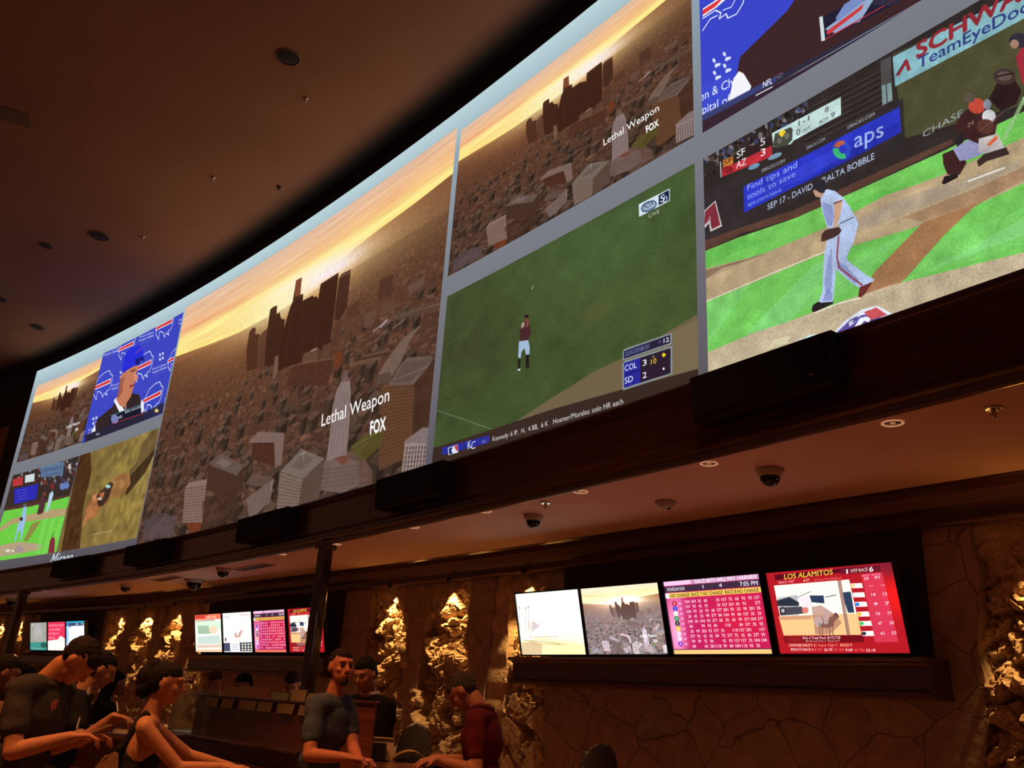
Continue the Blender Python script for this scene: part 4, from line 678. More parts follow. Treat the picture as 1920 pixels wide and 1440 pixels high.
for k, s in enumerate(NICHES):
    near = k >= 7; st = .017 if near else .03; su, sv = 1.24, 2.25; nu, nv = int(su/st), int(sv/st)
    U, V = np.meshgrid(np.linspace(0, su, nu), np.linspace(0, sv, nv)); wu = U+.05*np.sin(V*9+k)+.03*np.sin(V*23); wv_ = V+.05*np.sin(U*11+k*2)
    h1, e1 = worley(wu, wv_, 46, 10+k, su, sv); h2, e2 = worley(wu, wv_, 330, 50+k, su, sv); h3, e3 = worley(wu, wv_, 1100 if near else 500, 90+k, su, sv)
    zz = .70+V; bulge = np.clip((2.5-zz)/1.8, 0, 1)
    # relief grows towards the floor; near the lamp the face is nearly smooth
    am = np.clip((2.85-zz)/.5, .10, 1)
    zt_ = np.clip((zz-2.2)/.6, 0, 1); d = -.12+.20*bulge+.05*zt_+am*(.10*np.clip(h1-.5, -1.2, 1.2)+.070*np.clip(h2-.5, -1.6, 1.6)+.034*np.clip(h3-.5, -1.5, 1.5)-.08*np.exp(-(e1/.025)**2)-.04*np.exp(-(e2/.012)**2)+.006*np.random.default_rng(k).standard_normal(U.shape))
    if k == 9: d = np.where(U < .45, -.03+.01*np.sin(V*20), d)   # smooth dressed stone beside the rough part
    ed_ = np.minimum(U, su-U); d = np.clip(d, -.31, .16+.0*U)-np.clip(.12-ed_, 0, 1)*1.5*(1-bulge*.7)
    if k in (2, 6, 9): d = np.minimum(d, -.006)
    bm = bmesh.new(); g = [[bm.verts.new(surf(s-.70+U[j, i], zz[j, i], WC, d[j, i])) for i in range(nu)] for j in range(nv)]
    for j in range(nv-1):
        for i in range(nu-1): bm.faces.new((g[j][i], g[j][i+1], g[j+1][i+1], g[j+1][i]))
    # solid back so that the face has thickness
    bk = [bm.verts.new(surf(s-.70, .70, WC, -.36)), bm.verts.new(surf(s+.54, .70, WC, -.36)), bm.verts.new(surf(s+.54, 2.95, WC, -.36)), bm.verts.new(surf(s-.70, 2.95, WC, -.36))]; bm.faces.new(bk[::-1])
    bm.faces.new(g[0]+[bk[1], bk[0]]); bm.faces.new(g[-1][::-1]+[bk[3], bk[2]]); bm.faces.new([r[0] for r in g][::-1]+[bk[0], bk[3]]); bm.faces.new([r[-1] for r in g]+[bk[2], bk[1]])
    o = obj('rock_panel', bm, M['rock']); tag(o, 'lit rough rock slot, '+ROCKN[k], 'rock', 'rock slots in the stone wall')
    P = surf(s+(.07 if k in (9,) else .0), 2.87, WC, .075)
    spot('rock_lamp_light', P, surf(s-.05+(.07 if k in (9,) else .0), 1.87, WC, -.20), 105 if near else 110, (1.0, .55, .18), 62, .45, .015)
    # the little lamp itself
    bm = bmesh.new(); lathe(bm, [(.0, .06), (.025, .06), (.025, .012), (.02, .012), (.018, .03), (0, .03)], 16)
    lo = obj('niche_lamp', bm, M['black']); lo.location = P+Vector((0, 0, .0)); tag(lo, 'tiny lamp over the rock slot '+ROCKN[k], 'lamp', 'lamps above the rock slots')
# ---- canopy: lower ceiling, crown moulding, front board, ledge
bm = bmesh.new(); m_ = 50
for i in range(m_+1): pass
r0 = [bm.verts.new(surf(S0+(S1+1-S0)*i/m_, ZS, FC, -.02)) for i in range(m_+1)]; r1 = [bm.verts.new(surf(S0+(S1+1-S0)*i/m_, ZS, WC, -.4)) for i in range(m_+1)]
for i in range(m_): bm.faces.new((r0[i], r0[i+1], r1[i+1], r1[i]))
tag(obj('ceiling_canopy', bm, M['soffit']), kind='structure')
bm = bmesh.new()
r0 = [bm.verts.new(surf(S0+(S1+1-S0)*i/m_, 3.68, FC, -.02)) for i in range(m_+1)]; r1 = [bm.verts.new(surf(S0+(S1+1-S0)*i/m_, 3.68, SC, -.02)) for i in range(m_+1)]
for i in range(m_): bm.faces.new((r0[i], r0[i+1], r1[i+1], r1[i]))
tag(obj('trim_ledge', bm, M['wood']), kind='structure')
bm = bmesh.new()
sweep(bm, [(0.0, 3.695), (.03, 3.69), (.04, 3.67), (.03, 3.65), (.02, 3.64), (.01, 3.62), (0, 3.60), (0, 3.29), (.02, 3.27), (.03, 3.24), (.03, 3.21), (.07, 3.20), (.085, 3.185), (.085, 3.165), (.07, 3.15), (.045, 3.145), (.04, 3.112), (.02, 3.104), (.0, 3.106), (-.02, 3.16), (-.02, 3.695)], FC, S0+2, S1+1.5, 90, True)
tag(obj('trim_canopy_front', bm, M['wood']), kind='structure')
bm = bmesh.new()
sweep(bm, [(-.05, 3.20), (.20, 3.20), (.20, 3.165), (.17, 3.15), (.15, 3.10), (.10, 3.02), (.06, 2.98), (.05, 2.93), (.065, 2.925), (.07, 2.905), (.06, 2.89), (-.05, 2.89)], WC, S0, S1+1, 90, True)
tag(obj('trim_crown', bm, M['wood']), kind='structure')
# ================================================================ the big screen
scr = empty('projection_screen', surf(-12, 4.2)); scr.rotation_euler = (0, 0, 0)
tag(scr, 'huge curved projection screen of tiled sports pictures above the dark wood canopy', 'screen')
def screen_piece(name, s0, s1, zb, zt, m, off, n, uv=True):
    me = bpy.data.meshes.new(name); vs = []; fs = []; uvs = []
    base = surf(-12, 4.2)
    for i in range(n+1):
        t = i/n; vs += [tuple(surf(s0+(s1-s0)*t, zb, SC, off)-base), tuple(surf(s0+(s1-s0)*t, zt, SC, off)-base)]
    for i in range(n): fs.append((2*i, 2*i+2, 2*i+3, 2*i+1)); uvs += [(i/n, 0), ((i+1)/n, 0), ((i+1)/n, 1), (i/n, 1)]
    me.from_pydata(vs, [], fs); l = me.uv_layers.new(name='UV')
    for k, u in enumerate(uvs): l.data[k].uv = u
    return link(name, me, m, scr)
def margin_mat():
    # projected light grey margin, brighter upwards: picture gradient plus view-dependent projection brightness, painted in
    m = bpy.data.materials.new('screen_margin'); m.use_nodes = True; nt = m.node_tree; b = nt.nodes['Principled BSDF']; b.inputs['Base Color'].default_value = (.02, .02, .02, 1); b.inputs['Roughness'].default_value = .8
    uvn = nt.nodes.new('ShaderNodeUVMap'); sp = nt.nodes.new('ShaderNodeSeparateXYZ'); nt.links.new(uvn.outputs[0], sp.inputs[0])
    r = nt.nodes.new('ShaderNodeValToRGB'); E = r.color_ramp.elements; E[0].position = 0; E[0].color = (*lin((86, 80, 88)), 1); E[1].position = 1; E[1].color = (*lin((186, 212, 218)), 1)
    for p_, c in ((.3, (112, 108, 118)), (.52, (122, 126, 134)), (.86, (146, 166, 180))): e = E.new(p_); e.color = (*lin(c), 1)
    nt.links.new(sp.outputs['Y'], r.inputs[0]); nt.links.new(r.outputs[0], b.inputs['Emission Color']); b.inputs['Emission Strength'].default_value = 1; return m
screen_piece('screen_surface', -26.95, 4.0, 4.22, 10.73, margin_mat(), .0, 64)
Zs = dict(a=(7.57, 10.27), b=(4.55, 7.20))
PICS = [('paint_city', -26.62, -22.08, 7.60, 10.15), ('coach', -22.08, -17.30, 7.56, 10.27), ('wide', -26.62, -22.03, 4.54, 7.2), ('hands', -22.0, -17.28, 4.54, 7.2), ('paint_city', -17.22, -6.50, 4.36, 10.38), ('paint_city', -6.37, -1.58, 7.55, 10.25), ('field', -6.33, -1.58, 4.56, 7.2), ('coachc', -1.46, 3.32, 7.53, 10.25), ('ballc', -1.46, 3.26, 4.55, 7.19)]
cm = screen_mat('city_picture', CITY); MM = dict(paint_city=cm, coach=screen_mat('coach_picture', paint_coach()), wide=screen_mat('ball_wide_picture', paint_ball_wide()), hands=screen_mat('hands_picture', paint_hands()), field=screen_mat('field_picture', paint_field()), coachc=screen_mat('coach_close_picture', paint_coach_close()), ballc=screen_mat('ball_close_picture', paint_ball_close()))
PL = ['small city sunset picture', 'man in blue cap before a blue backdrop', 'wide baseball picture', 'brown picture of two hands', 'largest city sunset picture', 'city sunset picture above the outfielder', 'outfielder on dark grass', 'close picture of blue backdrop and black jacket', 'close baseball picture']
for (k, a, b, z0, z1), lb in zip(PICS, PL):
    o = screen_piece('picture_tile', a, b, z0, z1, MM[k], .006, 16 if b-a > 6 else 8); o['label'] = lb
# handwritten word under the lower left pictures
c = bpy.data.curves.new('sig', 'FONT'); c.body = 'Mirage'; c.size = .52; c.shear = .45; c.offset = -.004; o = bpy.data.objects.new('sig', c); COL.objects.link(o); bpy.context.view_layer.update()
me = bpy.data.meshes.new_from_object(o.evaluated_get(bpy.context.evaluated_depsgraph_get())); bpy.data.objects.remove(o)
Fm = frame_at(-22.35, 4.17, SC, .010); base = surf(-12, 4.2)
for v in me.vertices: v.co = Fm@Vector((v.co.x, 0, v.co.y))-base
link('screen_lettering', me, mat('lettering_glow', (.1, .1, .1), .5, emit=lin((214, 232, 240)), estr=1), scr)
# ================================================================ televisions
def tv(s, z, W, H, img, name, label, group, tilt=13, off=.20):
    r = empty('television', (0, 0, 0)); F = frame_at(s, z, WC, off)@Matrix.Rotation(math.radians(tilt), 4, 'X'); r.matrix_world = F; b = .014
    bm = bmesh.new()
    bx(bm, (0, .035, H/2), (W+2*b, .05, H+2*b), bev=.004)
    obj('casing', bm, M['blackplas'], r)
    bm = bmesh.new()
    for c, s_ in (((0, .0, -b/2), (W+2*b, .022, b)), ((0, .0, H+b/2), (W+2*b, .022, b)), ((-W/2-b/2, 0, H/2), (b, .022, H)), ((W/2+b/2, 0, H/2), (b, .022, H))): bx(bm, c, s_)
    obj('bezel', bm, M['blackplas'], r)
    me = bpy.data.meshes.new('screen'); me.from_pydata([(-W/2, .004, 0), (W/2, .004, 0), (W/2, .004, H), (-W/2, .004, H)], [], [(0, 1, 2, 3)]); l = me.uv_layers.new(name='UV')
    for k, u in enumerate([(0, 0), (1, 0), (1, 1), (0, 1)]): l.data[k].uv = u
    link('screen', me, screen_mat(name, img, 1.25), r)
    bm = bmesh.new(); bx(bm, (0, .10, H*.55), (.12, .10, .12)); obj('wall_bracket', bm, M['blackplas'], r)
    tag(r, label, 'television', group); return r
img_odds, img_al, img_city = paint_odds(), paint_alamitos(), paint_city_tv()
for sc_, im, nm, lb in ((-6.17, paint_beach(), 'beach', 'wall television with a washed-out bright beach picture of walking figures'), (-5.133, img_city, 'city_tv', 'wall television showing the city at sunset, beside the odds table'), (-4.038, img_odds, 'odds', 'large wall television with a magenta table of numbers'), (-2.91, img_al, 'alamitos', 'large red wall television with horse race picture, rightmost of its row')):
    tv(sc_, 1.99, dict(beach=.98, city_tv=1.02, odds=1.035, alamitos=1.08)[nm], .635, im, nm, lb, 'televisions of the near row')
for sc_, im, nm, lb in ((-14.66, paint_track(), 'track', 'television with orange header and green track, leftmost of the middle row'), (-13.587, paint_jockey(), 'jockey', 'television with a jockey on a pale picture in the middle row'), (-12.497, paint_odds(1), 'odds_b', 'smaller television with magenta number table in the middle row'), (-11.387, img_al, 'alamitos_b', 'red television half hidden behind the dark post')):
    tv(sc_, 2.02, 1.02, .635, im, nm, lb, 'televisions of the middle row')
for sc_, im, nm, lb in ((-22.99, paint_grey(), 'grey', 'grey and teal television, leftmost of the far row'), (-21.92, paint_redtext(), 'redtext', 'television with white lines on red in the far row'), (-20.85, paint_bluehead(), 'blue', 'white television picture with blue header above the bowed man')):
    tv(sc_, 2.02, 1.02, .635, im, nm, lb, 'televisions of the far row')
# dark backing boards and the wooden shelves under the televisions
for a, b, lb in ((-6.15, -2.30, 'behind the near row of televisions'), (-15.15, -10.82, 'behind the middle row of televisions'), (-23.6, -20.15, 'behind the far row of televisions')):
    bm = bmesh.new(); sweep(bm, [(.10, 2.885), (.10, 1.96), (.005, 1.96), (.005, 2.885)], WC, a, b, 10, True); tag(obj('backing_board', bm, M['black']), 'matt black backing board '+lb, 'panel')
for a, b, lb in ((-6.72, -2.20, 'near row of televisions, at the right'), (-15.25, -10.75, 'middle row of televisions behind the post'), (-23.7, -20.1, 'far row of televisions')):
    bm = bmesh.new(); sweep(bm, [(.0, 1.955), (.34, 1.955), (.35, 1.94), (.34, 1.925), (.30, 1.915), (.29, 1.90), (.27, 1.895), (.27, 1.74), (.29, 1.735), (.31, 1.72), (.31, 1.70), (.29, 1.69), (.20, 1.68), (.0, 1.68)], WC, a, b, 16, True)
    tag(obj('wall_shelf', bm, M['wood']), 'dark moulded wood shelf under the '+lb, 'shelf', 'shelves under the televisions')
# ================================================================ post under the canopy
for k, (p, lb) in enumerate((((-2.06, 10.13), 'slim dark square post in front of the middle televisions'), ((-10.05, 18.75), 'far dark post at the left edge of the room'))):
    r = empty('canopy_post', (p[0], p[1], 0), math.radians(52)); w_ = .13 if k == 0 else .16
    bm = bmesh.new(); bx(bm, (0, 0, 1.56), (w_, w_, 3.12), bev=.02); obj('shaft', bm, wood('post_lacquer', (.022, .010, .007), (.04, .018, .012), .12), r)
    bm = bmesh.new(); bx(bm, (0, 0, .1), (w_+.06, w_+.06, .2), bev=.01); obj('base', bm, M['wood'], r)
    bm = bmesh.new(); bx(bm, (0, 0, 3.08), (w_+.05, w_+.05, .06), bev=.01); obj('collar', bm, M['wood'], r); tag(r, lb, 'post')
# ================================================================ loudspeakers on the canopy front
def speaker(s, z, w_, h, d, label, yaw=0):
    r = empty('loudspeaker', (0, 0, 0)); r.matrix_world = frame_at(s, z, FC, .02+d/2)@Matrix.Rotation(math.radians(yaw), 4, 'Z')
    bm = bmesh.new(); vs = bx(bm, (0, 0, h/2), (w_, d, h), bev=.012)
    for v in bm.verts:
        if v.co.z < h*.4: v.co.y += .0; v.co.x *= .96
    obj('cabinet', bm, M['black'], r)
    bm = bmesh.new(); bx(bm, (0, -d/2-.008, h/2), (w_*.9, .016, h*.84), bev=.006); gr = obj('grille', bm, M['cloth_black'], r)
    bm = bmesh.new(); bx(bm, (0, d/2+.005, h*.5), (.12, .02, .10)); obj('bracket', bm, M['black'], r)
    bm = bmesh.new(); lathe(bm, [(0, 0), (.012, 0), (.014, .006), (0, .01)], 12, (w_*.38, -d/2-.02, h*.2)); obj('badge', bm, M['metal'], gr)
    tag(r, label, 'speaker', 'black speakers along the canopy front'); return r
for s, w_, lb in ((2.33, 1.12, 'largest black speaker box on the canopy front, under the baseball picture'), (-2.0, 1.28, 'black speaker box below the left edge of the outfielder picture'), (-5.55, 1.5, 'black speaker box on the canopy front left of the near post'), (-9.8, 1.7, 'black speaker box below the brown hands picture'), (-13.4, 1.9, 'farthest black speaker box beneath the handwritten word')):
    speaker(s, 3.33, w_, .325, .15, lb)
# ================================================================ fixtures in the canopy ceiling
M['bulb'] = mat('bulb_warm', (.9, .6, .4), .4, emit=(1, .45, .18), estr=.25); M['ring'] = mat('metal_ring_painted_glow', (.6, .4, .3), .3, emit=(1.0, .46, .24), estr=.40)  # ring emission stands in for bulb light caught by the metal trim
def downlight(P, label, on=True):
    r = empty('recessed_downlight', P)
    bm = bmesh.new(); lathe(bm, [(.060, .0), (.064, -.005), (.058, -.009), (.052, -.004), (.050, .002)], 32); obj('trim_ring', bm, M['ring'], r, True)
    bm = bmesh.new(); lathe(bm, [(.051, .0), (.048, -.001), (.0, -.001)], 32); rf = obj('reflector', bm, M['blackplas'] , r, True)
    bm = bmesh.new(); lathe(bm, [(0, -.010), (.014, -.006), (.018, -.001), (0, -.001)], 20); obj('bulb', bm, M['bulb'], rf, True)
    spot('downlight_light', (P[0], P[1], P[2]-.02), (P[0], P[1], 0), 120, (1.0, .47, .22), 72, .5, .04); tag(r, label, 'light', 'recessed lights in the canopy ceiling'); return r
DL = [(2.25, 4.76), (1.43, 5.87), (.62, 6.95), (-.18, 7.97), (-.94, 9.0), (-2.0, 10.42), (-2.91, 11.50), (-3.94, 12.62), (-4.93, 13.70), (-5.87, 14.80), (-7.02, 15.95), (-8.95, 18.1), (-9.75, 18.95)]
DLN = ['nearest, at the far right', 'second from right, by the large dome camera', 'third from the right, beside the sprinkler', 'fourth from the right, above the small dome camera', 'fifth from right, by the small dome camera', 'just right of the near post', 'just left of the near post', 'second left of the near post', 'third left of the near post', 'fourth left of the near post', 'fifth left of the near post', 'near the far post', 'farthest of the row']
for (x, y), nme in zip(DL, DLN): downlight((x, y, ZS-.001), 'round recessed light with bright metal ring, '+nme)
def dome(P, r_, label, group='dome cameras under the canopy'):
    r = empty('dome_camera', P)
    bm = bmesh.new(); lathe(bm, [(0, 0), (r_*1.35, 0), (r_*1.35, -.012), (r_*1.05, -.05), (r_*.98, -.055), (0, -.055)], 32); obj('housing', bm, M['white'], r, True)
    bm = bmesh.new(); lathe(bm, [(r_*.95, -.055)]+[(r_*.95*math.cos(a), -.055-r_*.95*math.sin(a)) for a in np.linspace(.1, math.pi/2, 8)], 32); obj('dome', bm, M['smoke'], r, True)
    tag(r, label, 'camera', group)
for (x, y), q, lb in (((1.88, 5.93), .075, 'black dome camera above the number tables, largest of them'), ((.28, 8.03), .07, 'black dome camera left of the smoke detector'), ((-5.26, 15.16), .13, 'large dark dome camera left of the near post'), ((-4.24, 13.4), .09, 'dark dome camera just left of the near post'), ((-7.05, 16.66), .09, 'small dark dome camera far down the canopy'), ((-11.9, 21.8), .12, 'farthest dark dome camera at the left edge')):
    dome((x, y, ZS-.001), q, lb)
for P, lb in (((2.65, 4.41, ZS-.001), 'sprinkler head in the canopy ceiling at the far right'), ((.36, 7.45, ZS-.001), 'small sprinkler head beside the dome camera')):
    r = empty('sprinkler', P); bm = bmesh.new(); lathe(bm, [(.0, -.001), (.045, -.001), (.05, -.006), (.042, -.010), (.034, -.006), (0, -.004)], 24); obj('cover_plate', bm, M['chrome'], r, True)
    bm = bmesh.new(); lathe(bm, [(0, -.005), (.014, -.006), (.012, -.03), (.02, -.034), (.006, -.06), (0, -.062)], 12); obj('nozzle', bm, M['metal'], r, True); tag(r, lb, 'sprinkler')
r = empty('smoke_detector', (1.36, 7.13, ZS-.001)); bm = bmesh.new(); lathe(bm, [(0, 0), (.085, 0), (.09, -.01), (.07, -.035), (.06, -.05), (0, -.055)], 32); obj('body', bm, M['white'], r, True)
bm = bmesh.new(); lathe(bm, [(0, -.054), (.014, -.055), (.012, -.066), (0, -.068)], 12, (.03, 0, 0)); obj('sensor', bm, M['blackplas'], r, True); tag(r, 'pale round smoke detector on the canopy ceiling', 'detector')
for x, y, lb in ((-5.75, 15.2, 'left of the near post beside the large dome'), (-3.68, 13.0, 'just left of the near post')):
    r = empty('air_vent', (x, y, ZS-.001), math.radians(-52)); bm = bmesh.new()
    for c, s_ in (((0, .1, -.006), (1.2, .02, .012)), ((0, -.1, -.006), (1.2, .02, .012)), ((.6, 0, -.006), (.02, .2, .012)), ((-.6, 0, -.006), (.02, .2, .012))): bx(bm, c, s_)
    obj('frame', bm, M['soffit'], r)
    bm = bmesh.new()
    for i in range(5): bx(bm, (0, -.07+i*.035, -.006), (1.18, .008, .014), Matrix.Identity(4))
    obj('louvre', bm, M['redwood'], r); tag(r, 'long slatted air vent, '+lb, 'vent', 'air vents in the canopy ceiling')
# ================================================================ high ceiling fixtures
dk = mat('grille_dark', (.03, .018, .012), .8)
def ceil_grille(px, py, rad, lb, g='round ceiling speakers'):
    P = atz(px, py, ZC-.002); r = empty('ceiling_speaker', P)
    bm = bmesh.new(); lathe(bm, [(rad*1.06, 0), (rad*1.08, -.012), (rad, -.02), (rad*.96, -.008)], 36); obj('rim', bm, mat('rim_brown', (.20, .11, .07), .6), r, True)
    bm = bmesh.new(); lathe(bm, [(rad*.97, -.006), (rad*.5, -.022), (0, -.026)], 36); obj('grille', bm, dk, r, True); tag(r, lb, 'speaker', g)
ceil_grille(540, 107, .185, 'large round dark ceiling speaker near the top of the room')
ceil_grille(185, 442, .22, 'round dark ceiling speaker above the far pictures')
ceil_grille(86, 460, .14, 'small round dark ceiling speaker left of a larger one'); ceil_grille(70, 613, .19, 'lowest round dark ceiling speaker at the left'); ceil_grille(2, 561, .14, 'round dark ceiling speaker cut by the left edge')
for px, py, lb in ((523, 350, 'dark small sprinkler on the high ceiling near the screen'), (574, 185, 'tiny bright sprinkler on the high ceiling below the large speaker'), (400, 333, 'tiny sprinkler on the middle of the high ceiling'), (268, 444, 'faint tiny sprinkler above the blue backdrop picture')):
    P = atz(px, py, ZC-.002); r = empty('ceiling_sprinkler', P); bm = bmesh.new(); lathe(bm, [(0, 0), (.05, 0), (.045, -.012), (.02, -.02), (.018, -.05), (.035, -.055), (0, -.06)], 16); o = obj('body', bm, M['metal'] if px != 523 else dk, r, True); tag(r, lb, 'sprinkler', 'sprinklers on the high ceiling')
P = atz(14, 215, ZC-.003); r = empty('access_hatch', P, math.radians(25)); bm = bmesh.new(); bx(bm, (0, 0, -.006), (.75, .45, .012), bev=.004); obj('panel', bm, mat('hatch_paint', (.22, .12, .085), .9), r); tag(r, 'square access hatch in the high ceiling at the left edge', 'hatch')
# ================================================================ betting counter
A, B = Vector((-3.25, 9.0, 0)), Vector((-1.38, 6.93, 0)); dr = (B-A).normalized(); nn = Vector((-dr.y, dr.x, 0));
if nn.y < 0: nn = -nn
L = (B-A).length; CM = Matrix(((dr.x, nn.x, 0, A.x), (dr.y, nn.y, 0, A.y), (0, 0, 1, 0), (0, 0, 0, 1)))
cnt = empty('betting_counter', (0, 0, 0)); cnt.matrix_world = CM; tag(cnt, 'long dark red wood betting counter with a card rack on top', 'counter')
bm = bmesh.new(); bx(bm, (L/2, .35, .52), (L, .66, 1.04), bev=.01)
for i in range(5): bx(bm, (L*(i+.5)/5, .012, .52), (L/5-.12, .03, .78), bev=.01)
obj('body', bm, M['redwood'], cnt)
bm = bmesh.new(); bx(bm, (L/2, .15, 1.055), (L+.06, .44, .035), bev=.012); obj('ledge', bm, wood('lacquered_ledge', (.03, .012, .008), (.06, .022, .012), .10), cnt)
bm = bmesh.new(); bx(bm, (L/2, .40, 1.22), (L, .05, .34), bev=.006); obj('screen_board', bm, M['redwood'], cnt)
bm = bmesh.new(); bx(bm, (L/2, .40, 1.395), (L+.02, .09, .02), bev=.006); obj('cap_rail', bm, M['wood'], cnt)
bm = bmesh.new(); bx(bm, (L/2, -.01, .90), (L, .03, .04), bev=.008); obj('front_rail', bm, M['wood'], cnt)
rr = random.Random(4); x = .2
while x < L-.1:
    w_ = rr.uniform(.16, .42); h = rr.uniform(.05, .10); bm = bmesh.new(); bx(bm, (w_/2, 0, h/2), (w_, .004, h), Matrix.Rotation(math.radians(rr.uniform(-18, -6)), 4, 'X'))
    o = obj('betting_card', bm, mat('card', tuple(c*rr.uniform(.6, 1.1) for c in (.42, .30, .19)), .8)); o.matrix_world = CM@Matrix.Translation((x, .385, 1.406)); tag(o, 'tan betting card standing in the rack on the counter', 'card', 'betting cards on the counter'); x += w_*rr.uniform(.9, 1.4)
for i in range(7):
    w_ = rr.uniform(.2, .4); bm = bmesh.new(); bx(bm, (w_/2, 0, .04), (w_, .004, .08), Matrix.Rotation(math.radians(-10), 4, 'X')); o = obj('betting_card', bm, mat('card', (.30, .20, .12), .8)); o.matrix_world = CM@Matrix.Translation((.25+i*.36, .345, 1.30)); tag(o, 'dull betting card in the lower row of the counter rack', 'card', 'lower row of betting cards')
# acrylic divider at the left end of the counter
bm = bmesh.new(); bx(bm, (0, 0, .18), (.015, .34, .36), bev=.003); o = obj('acrylic_divider', bm, mat('acrylic', (.75, .85, .75), .05, trans=.92)); o.matrix_world = CM@Matrix.Translation((.32, .17, 1.073)); tag(o, 'clear acrylic divider standing on the counter beside the woman', 'divider')
# tall redwood partition behind the man in the blue shirt
pt = empty('wood_partition', at(668, 1311, 6.5).xy.to_3d(), math.radians(-8)); bm = bmesh.new(); bx(bm, (0, 0, .72), (.30, .05, 1.44), bev=.006); obj('panel', bm, M['redwood'], pt); bm = bmesh.new(); bx(bm, (0, 0, 1.445), (.32, .08, .02), bev=.004); obj('cap', bm, M['wood'], pt); tag(pt, 'tall red wood partition between the man in blue and the suited man', 'partition')
# ---- table between the two men
tz = 1.065; ta = empty('writing_table', (-.61, 5.93, 0), math.radians(7)); bm = bmesh.new(); bx(bm, (0, 0, tz-.02), (.48, 1.15, .04), bev=.012); obj('tabletop', bm, wood('table_top', (.10, .032, .016), (.19, .07, .035), .22), ta)
for sx in (-1, 1):
    for sy in (-1, 1): bm = bmesh.new(); bx(bm, (sx*.19, sy*.5, (tz-.04)/2), (.06, .06, tz-.04), bev=.005); obj('leg', bm, M['wood'], ta)
tag(ta, 'brown wood writing table between the man in blue and the man in red', 'table')
bs = empty('card_holder', atz(706, 1425, tz).xy.to_3d()+Vector((0, 0, tz+.004)), math.radians(-6)); bm = bmesh.new(); bx(bm, (0, .03, .07), (.21, .008, .14), Matrix.Rotation(math.radians(-8), 4, 'X')); obj('back_card', bm, M['paper_dim'], bs); bm = bmesh.new(); bx(bm, (.01, -.01, .055), (.10, .05, .11), bev=.003); obj('front_box', bm, M['black'], bs); bm = bmesh.new(); bx(bm, (0, .035, .142), (.20, .012, .006)); obj('top_edge', bm, mat('gold_edge', (.75, .5, .2), .4), bs)
tag(bs, 'small card holder with a dark front box on the writing table', 'holder')
def sheet(name, px, py, w_, l_, rot, m, label, cat, z=None, th=.004, curl=0):
    P = atz(px, py, (z or tz)); bm = bmesh.new(); n = 8
    for i in range(n+1):
        x = -w_/2+w_*i/n; zc = curl*math.sin(math.pi*i/n)
        for y in (-l_/2, l_/2): bm.verts.new((x, y, zc)); 
    bm.verts.ensure_lookup_table()
    for i in range(n): bm.faces.new((bm.verts[2*i], bm.verts[2*i+2], bm.verts[2*i+3], bm.verts[2*i+1]))
    bmesh.ops.solidify(bm, geom=bm.faces[:], thickness=th); o = obj(name, bm, m); o.location = P+Vector((0, 0, .004+th)); o.rotation_euler = (0, 0, math.radians(rot)); tag(o, label, cat); return o
sheet('magazine', 768, 1424, .25, .20, 10, mat('magazine_cover', (.62, .42, .12), .3, noise=.5, nscale=14), 'folded yellow magazine lying on the writing table', 'magazine', curl=.05, th=.008)
sheet('paper_sheet', 822, 1441, .24, .16, -20, M['paper'], 'white paper sheet before the man in red', 'paper'); sheet('paper_slip', 748, 1427, .10, .05, 30, M['paper_dim'], 'small tan slip beside the yellow magazine', 'paper')
# ---- high backed chairs
def chair(P, rz, ztop, wd, m, label, dp=.08):
    r = empty('swivel_chair', (P[0], P[1], 0), rz); h = ztop-.80
    bm = bmesh.new(); bmesh.ops.create_grid(bm, x_segments=8, y_segments=10, size=.5)
    for v in bm.verts:
        u, t = v.co.x*2, v.co.y+.5; ww = wd/2*(1-.0*t)*(1-.28*max(0, (t-.55)/.45)**2.2); z_ = .80+h*t-(.10*abs(u)**3*(t**3)); v.co = Vector((u*ww, .06*abs(u)**2, z_))
    bmesh.ops.solidify(bm, geom=bm.faces[:], thickness=dp); bmesh.ops.bevel(bm, geom=[e for e in bm.edges if e.is_boundary or e.calc_face_angle(0) > 1], offset=.02, segments=3, affect='EDGES'); obj('backrest', bm, m, r, True)
    bm = bmesh.new(); bx(bm, (0, -.28, .68), (wd, .46, .10), bev=.035); obj('seat', bm, m, r, True)
    bm = bmesh.new(); tube(bm, [(0, -.25, .10), (0, -.25, .64)], .028, 12); obj('column', bm, M['chrome'], r)
    bm = bmesh.new(); lathe(bm, [(0, .09), (.05, .09), (.24, .03), (.26, .0), (0, 0)], 28, (0, -.25, 0)); obj('foot', bm, M['black'], r, True)
    bm = bmesh.new(); tube(bm, [(0, .05, .66), (0, .10, .72), (0, .08, .95)], .02, 8); obj('back_support', bm, M['black'], r)
    for sx in (-1, 1): bm = bmesh.new(); bx(bm, (sx*(wd/2-.01), -.22, .90), (.05, .28, .03), bev=.01); obj('armrest', bm, M['black'], r)
    tag(r, label, 'chair'); return r
green = mat('olive_leather', (.040, .034, .020), .45); tan = mat('tan_leather', (.30, .15, .07), .6)
chair(at(783, 1345, 8.6), math.radians(10), 1.29, .34, green, 'olive leather high-backed chair between the man in blue and the man in red')
chair(at(1131, 1378, 8.0), math.radians(28), 1.235, .42, mat('dark_leather', (.02, .014, .012), .5), 'dark rounded chair back below the near televisions')
chair(at(1490, 1428, 6.2), math.radians(35), 1.085, .44, mat('dark_leather', (.02, .014, .012), .5), 'dark chair back just showing under the red television')
chair(at(232, 1385, 6.2), math.radians(5), 1.10, .36, tan, 'tan leather chair back behind the woman in the black top')
chair(at(8, 1303, 6.0), math.radians(10), 1.36, .30, tan, 'tan chair back at the left edge behind the bowed man')
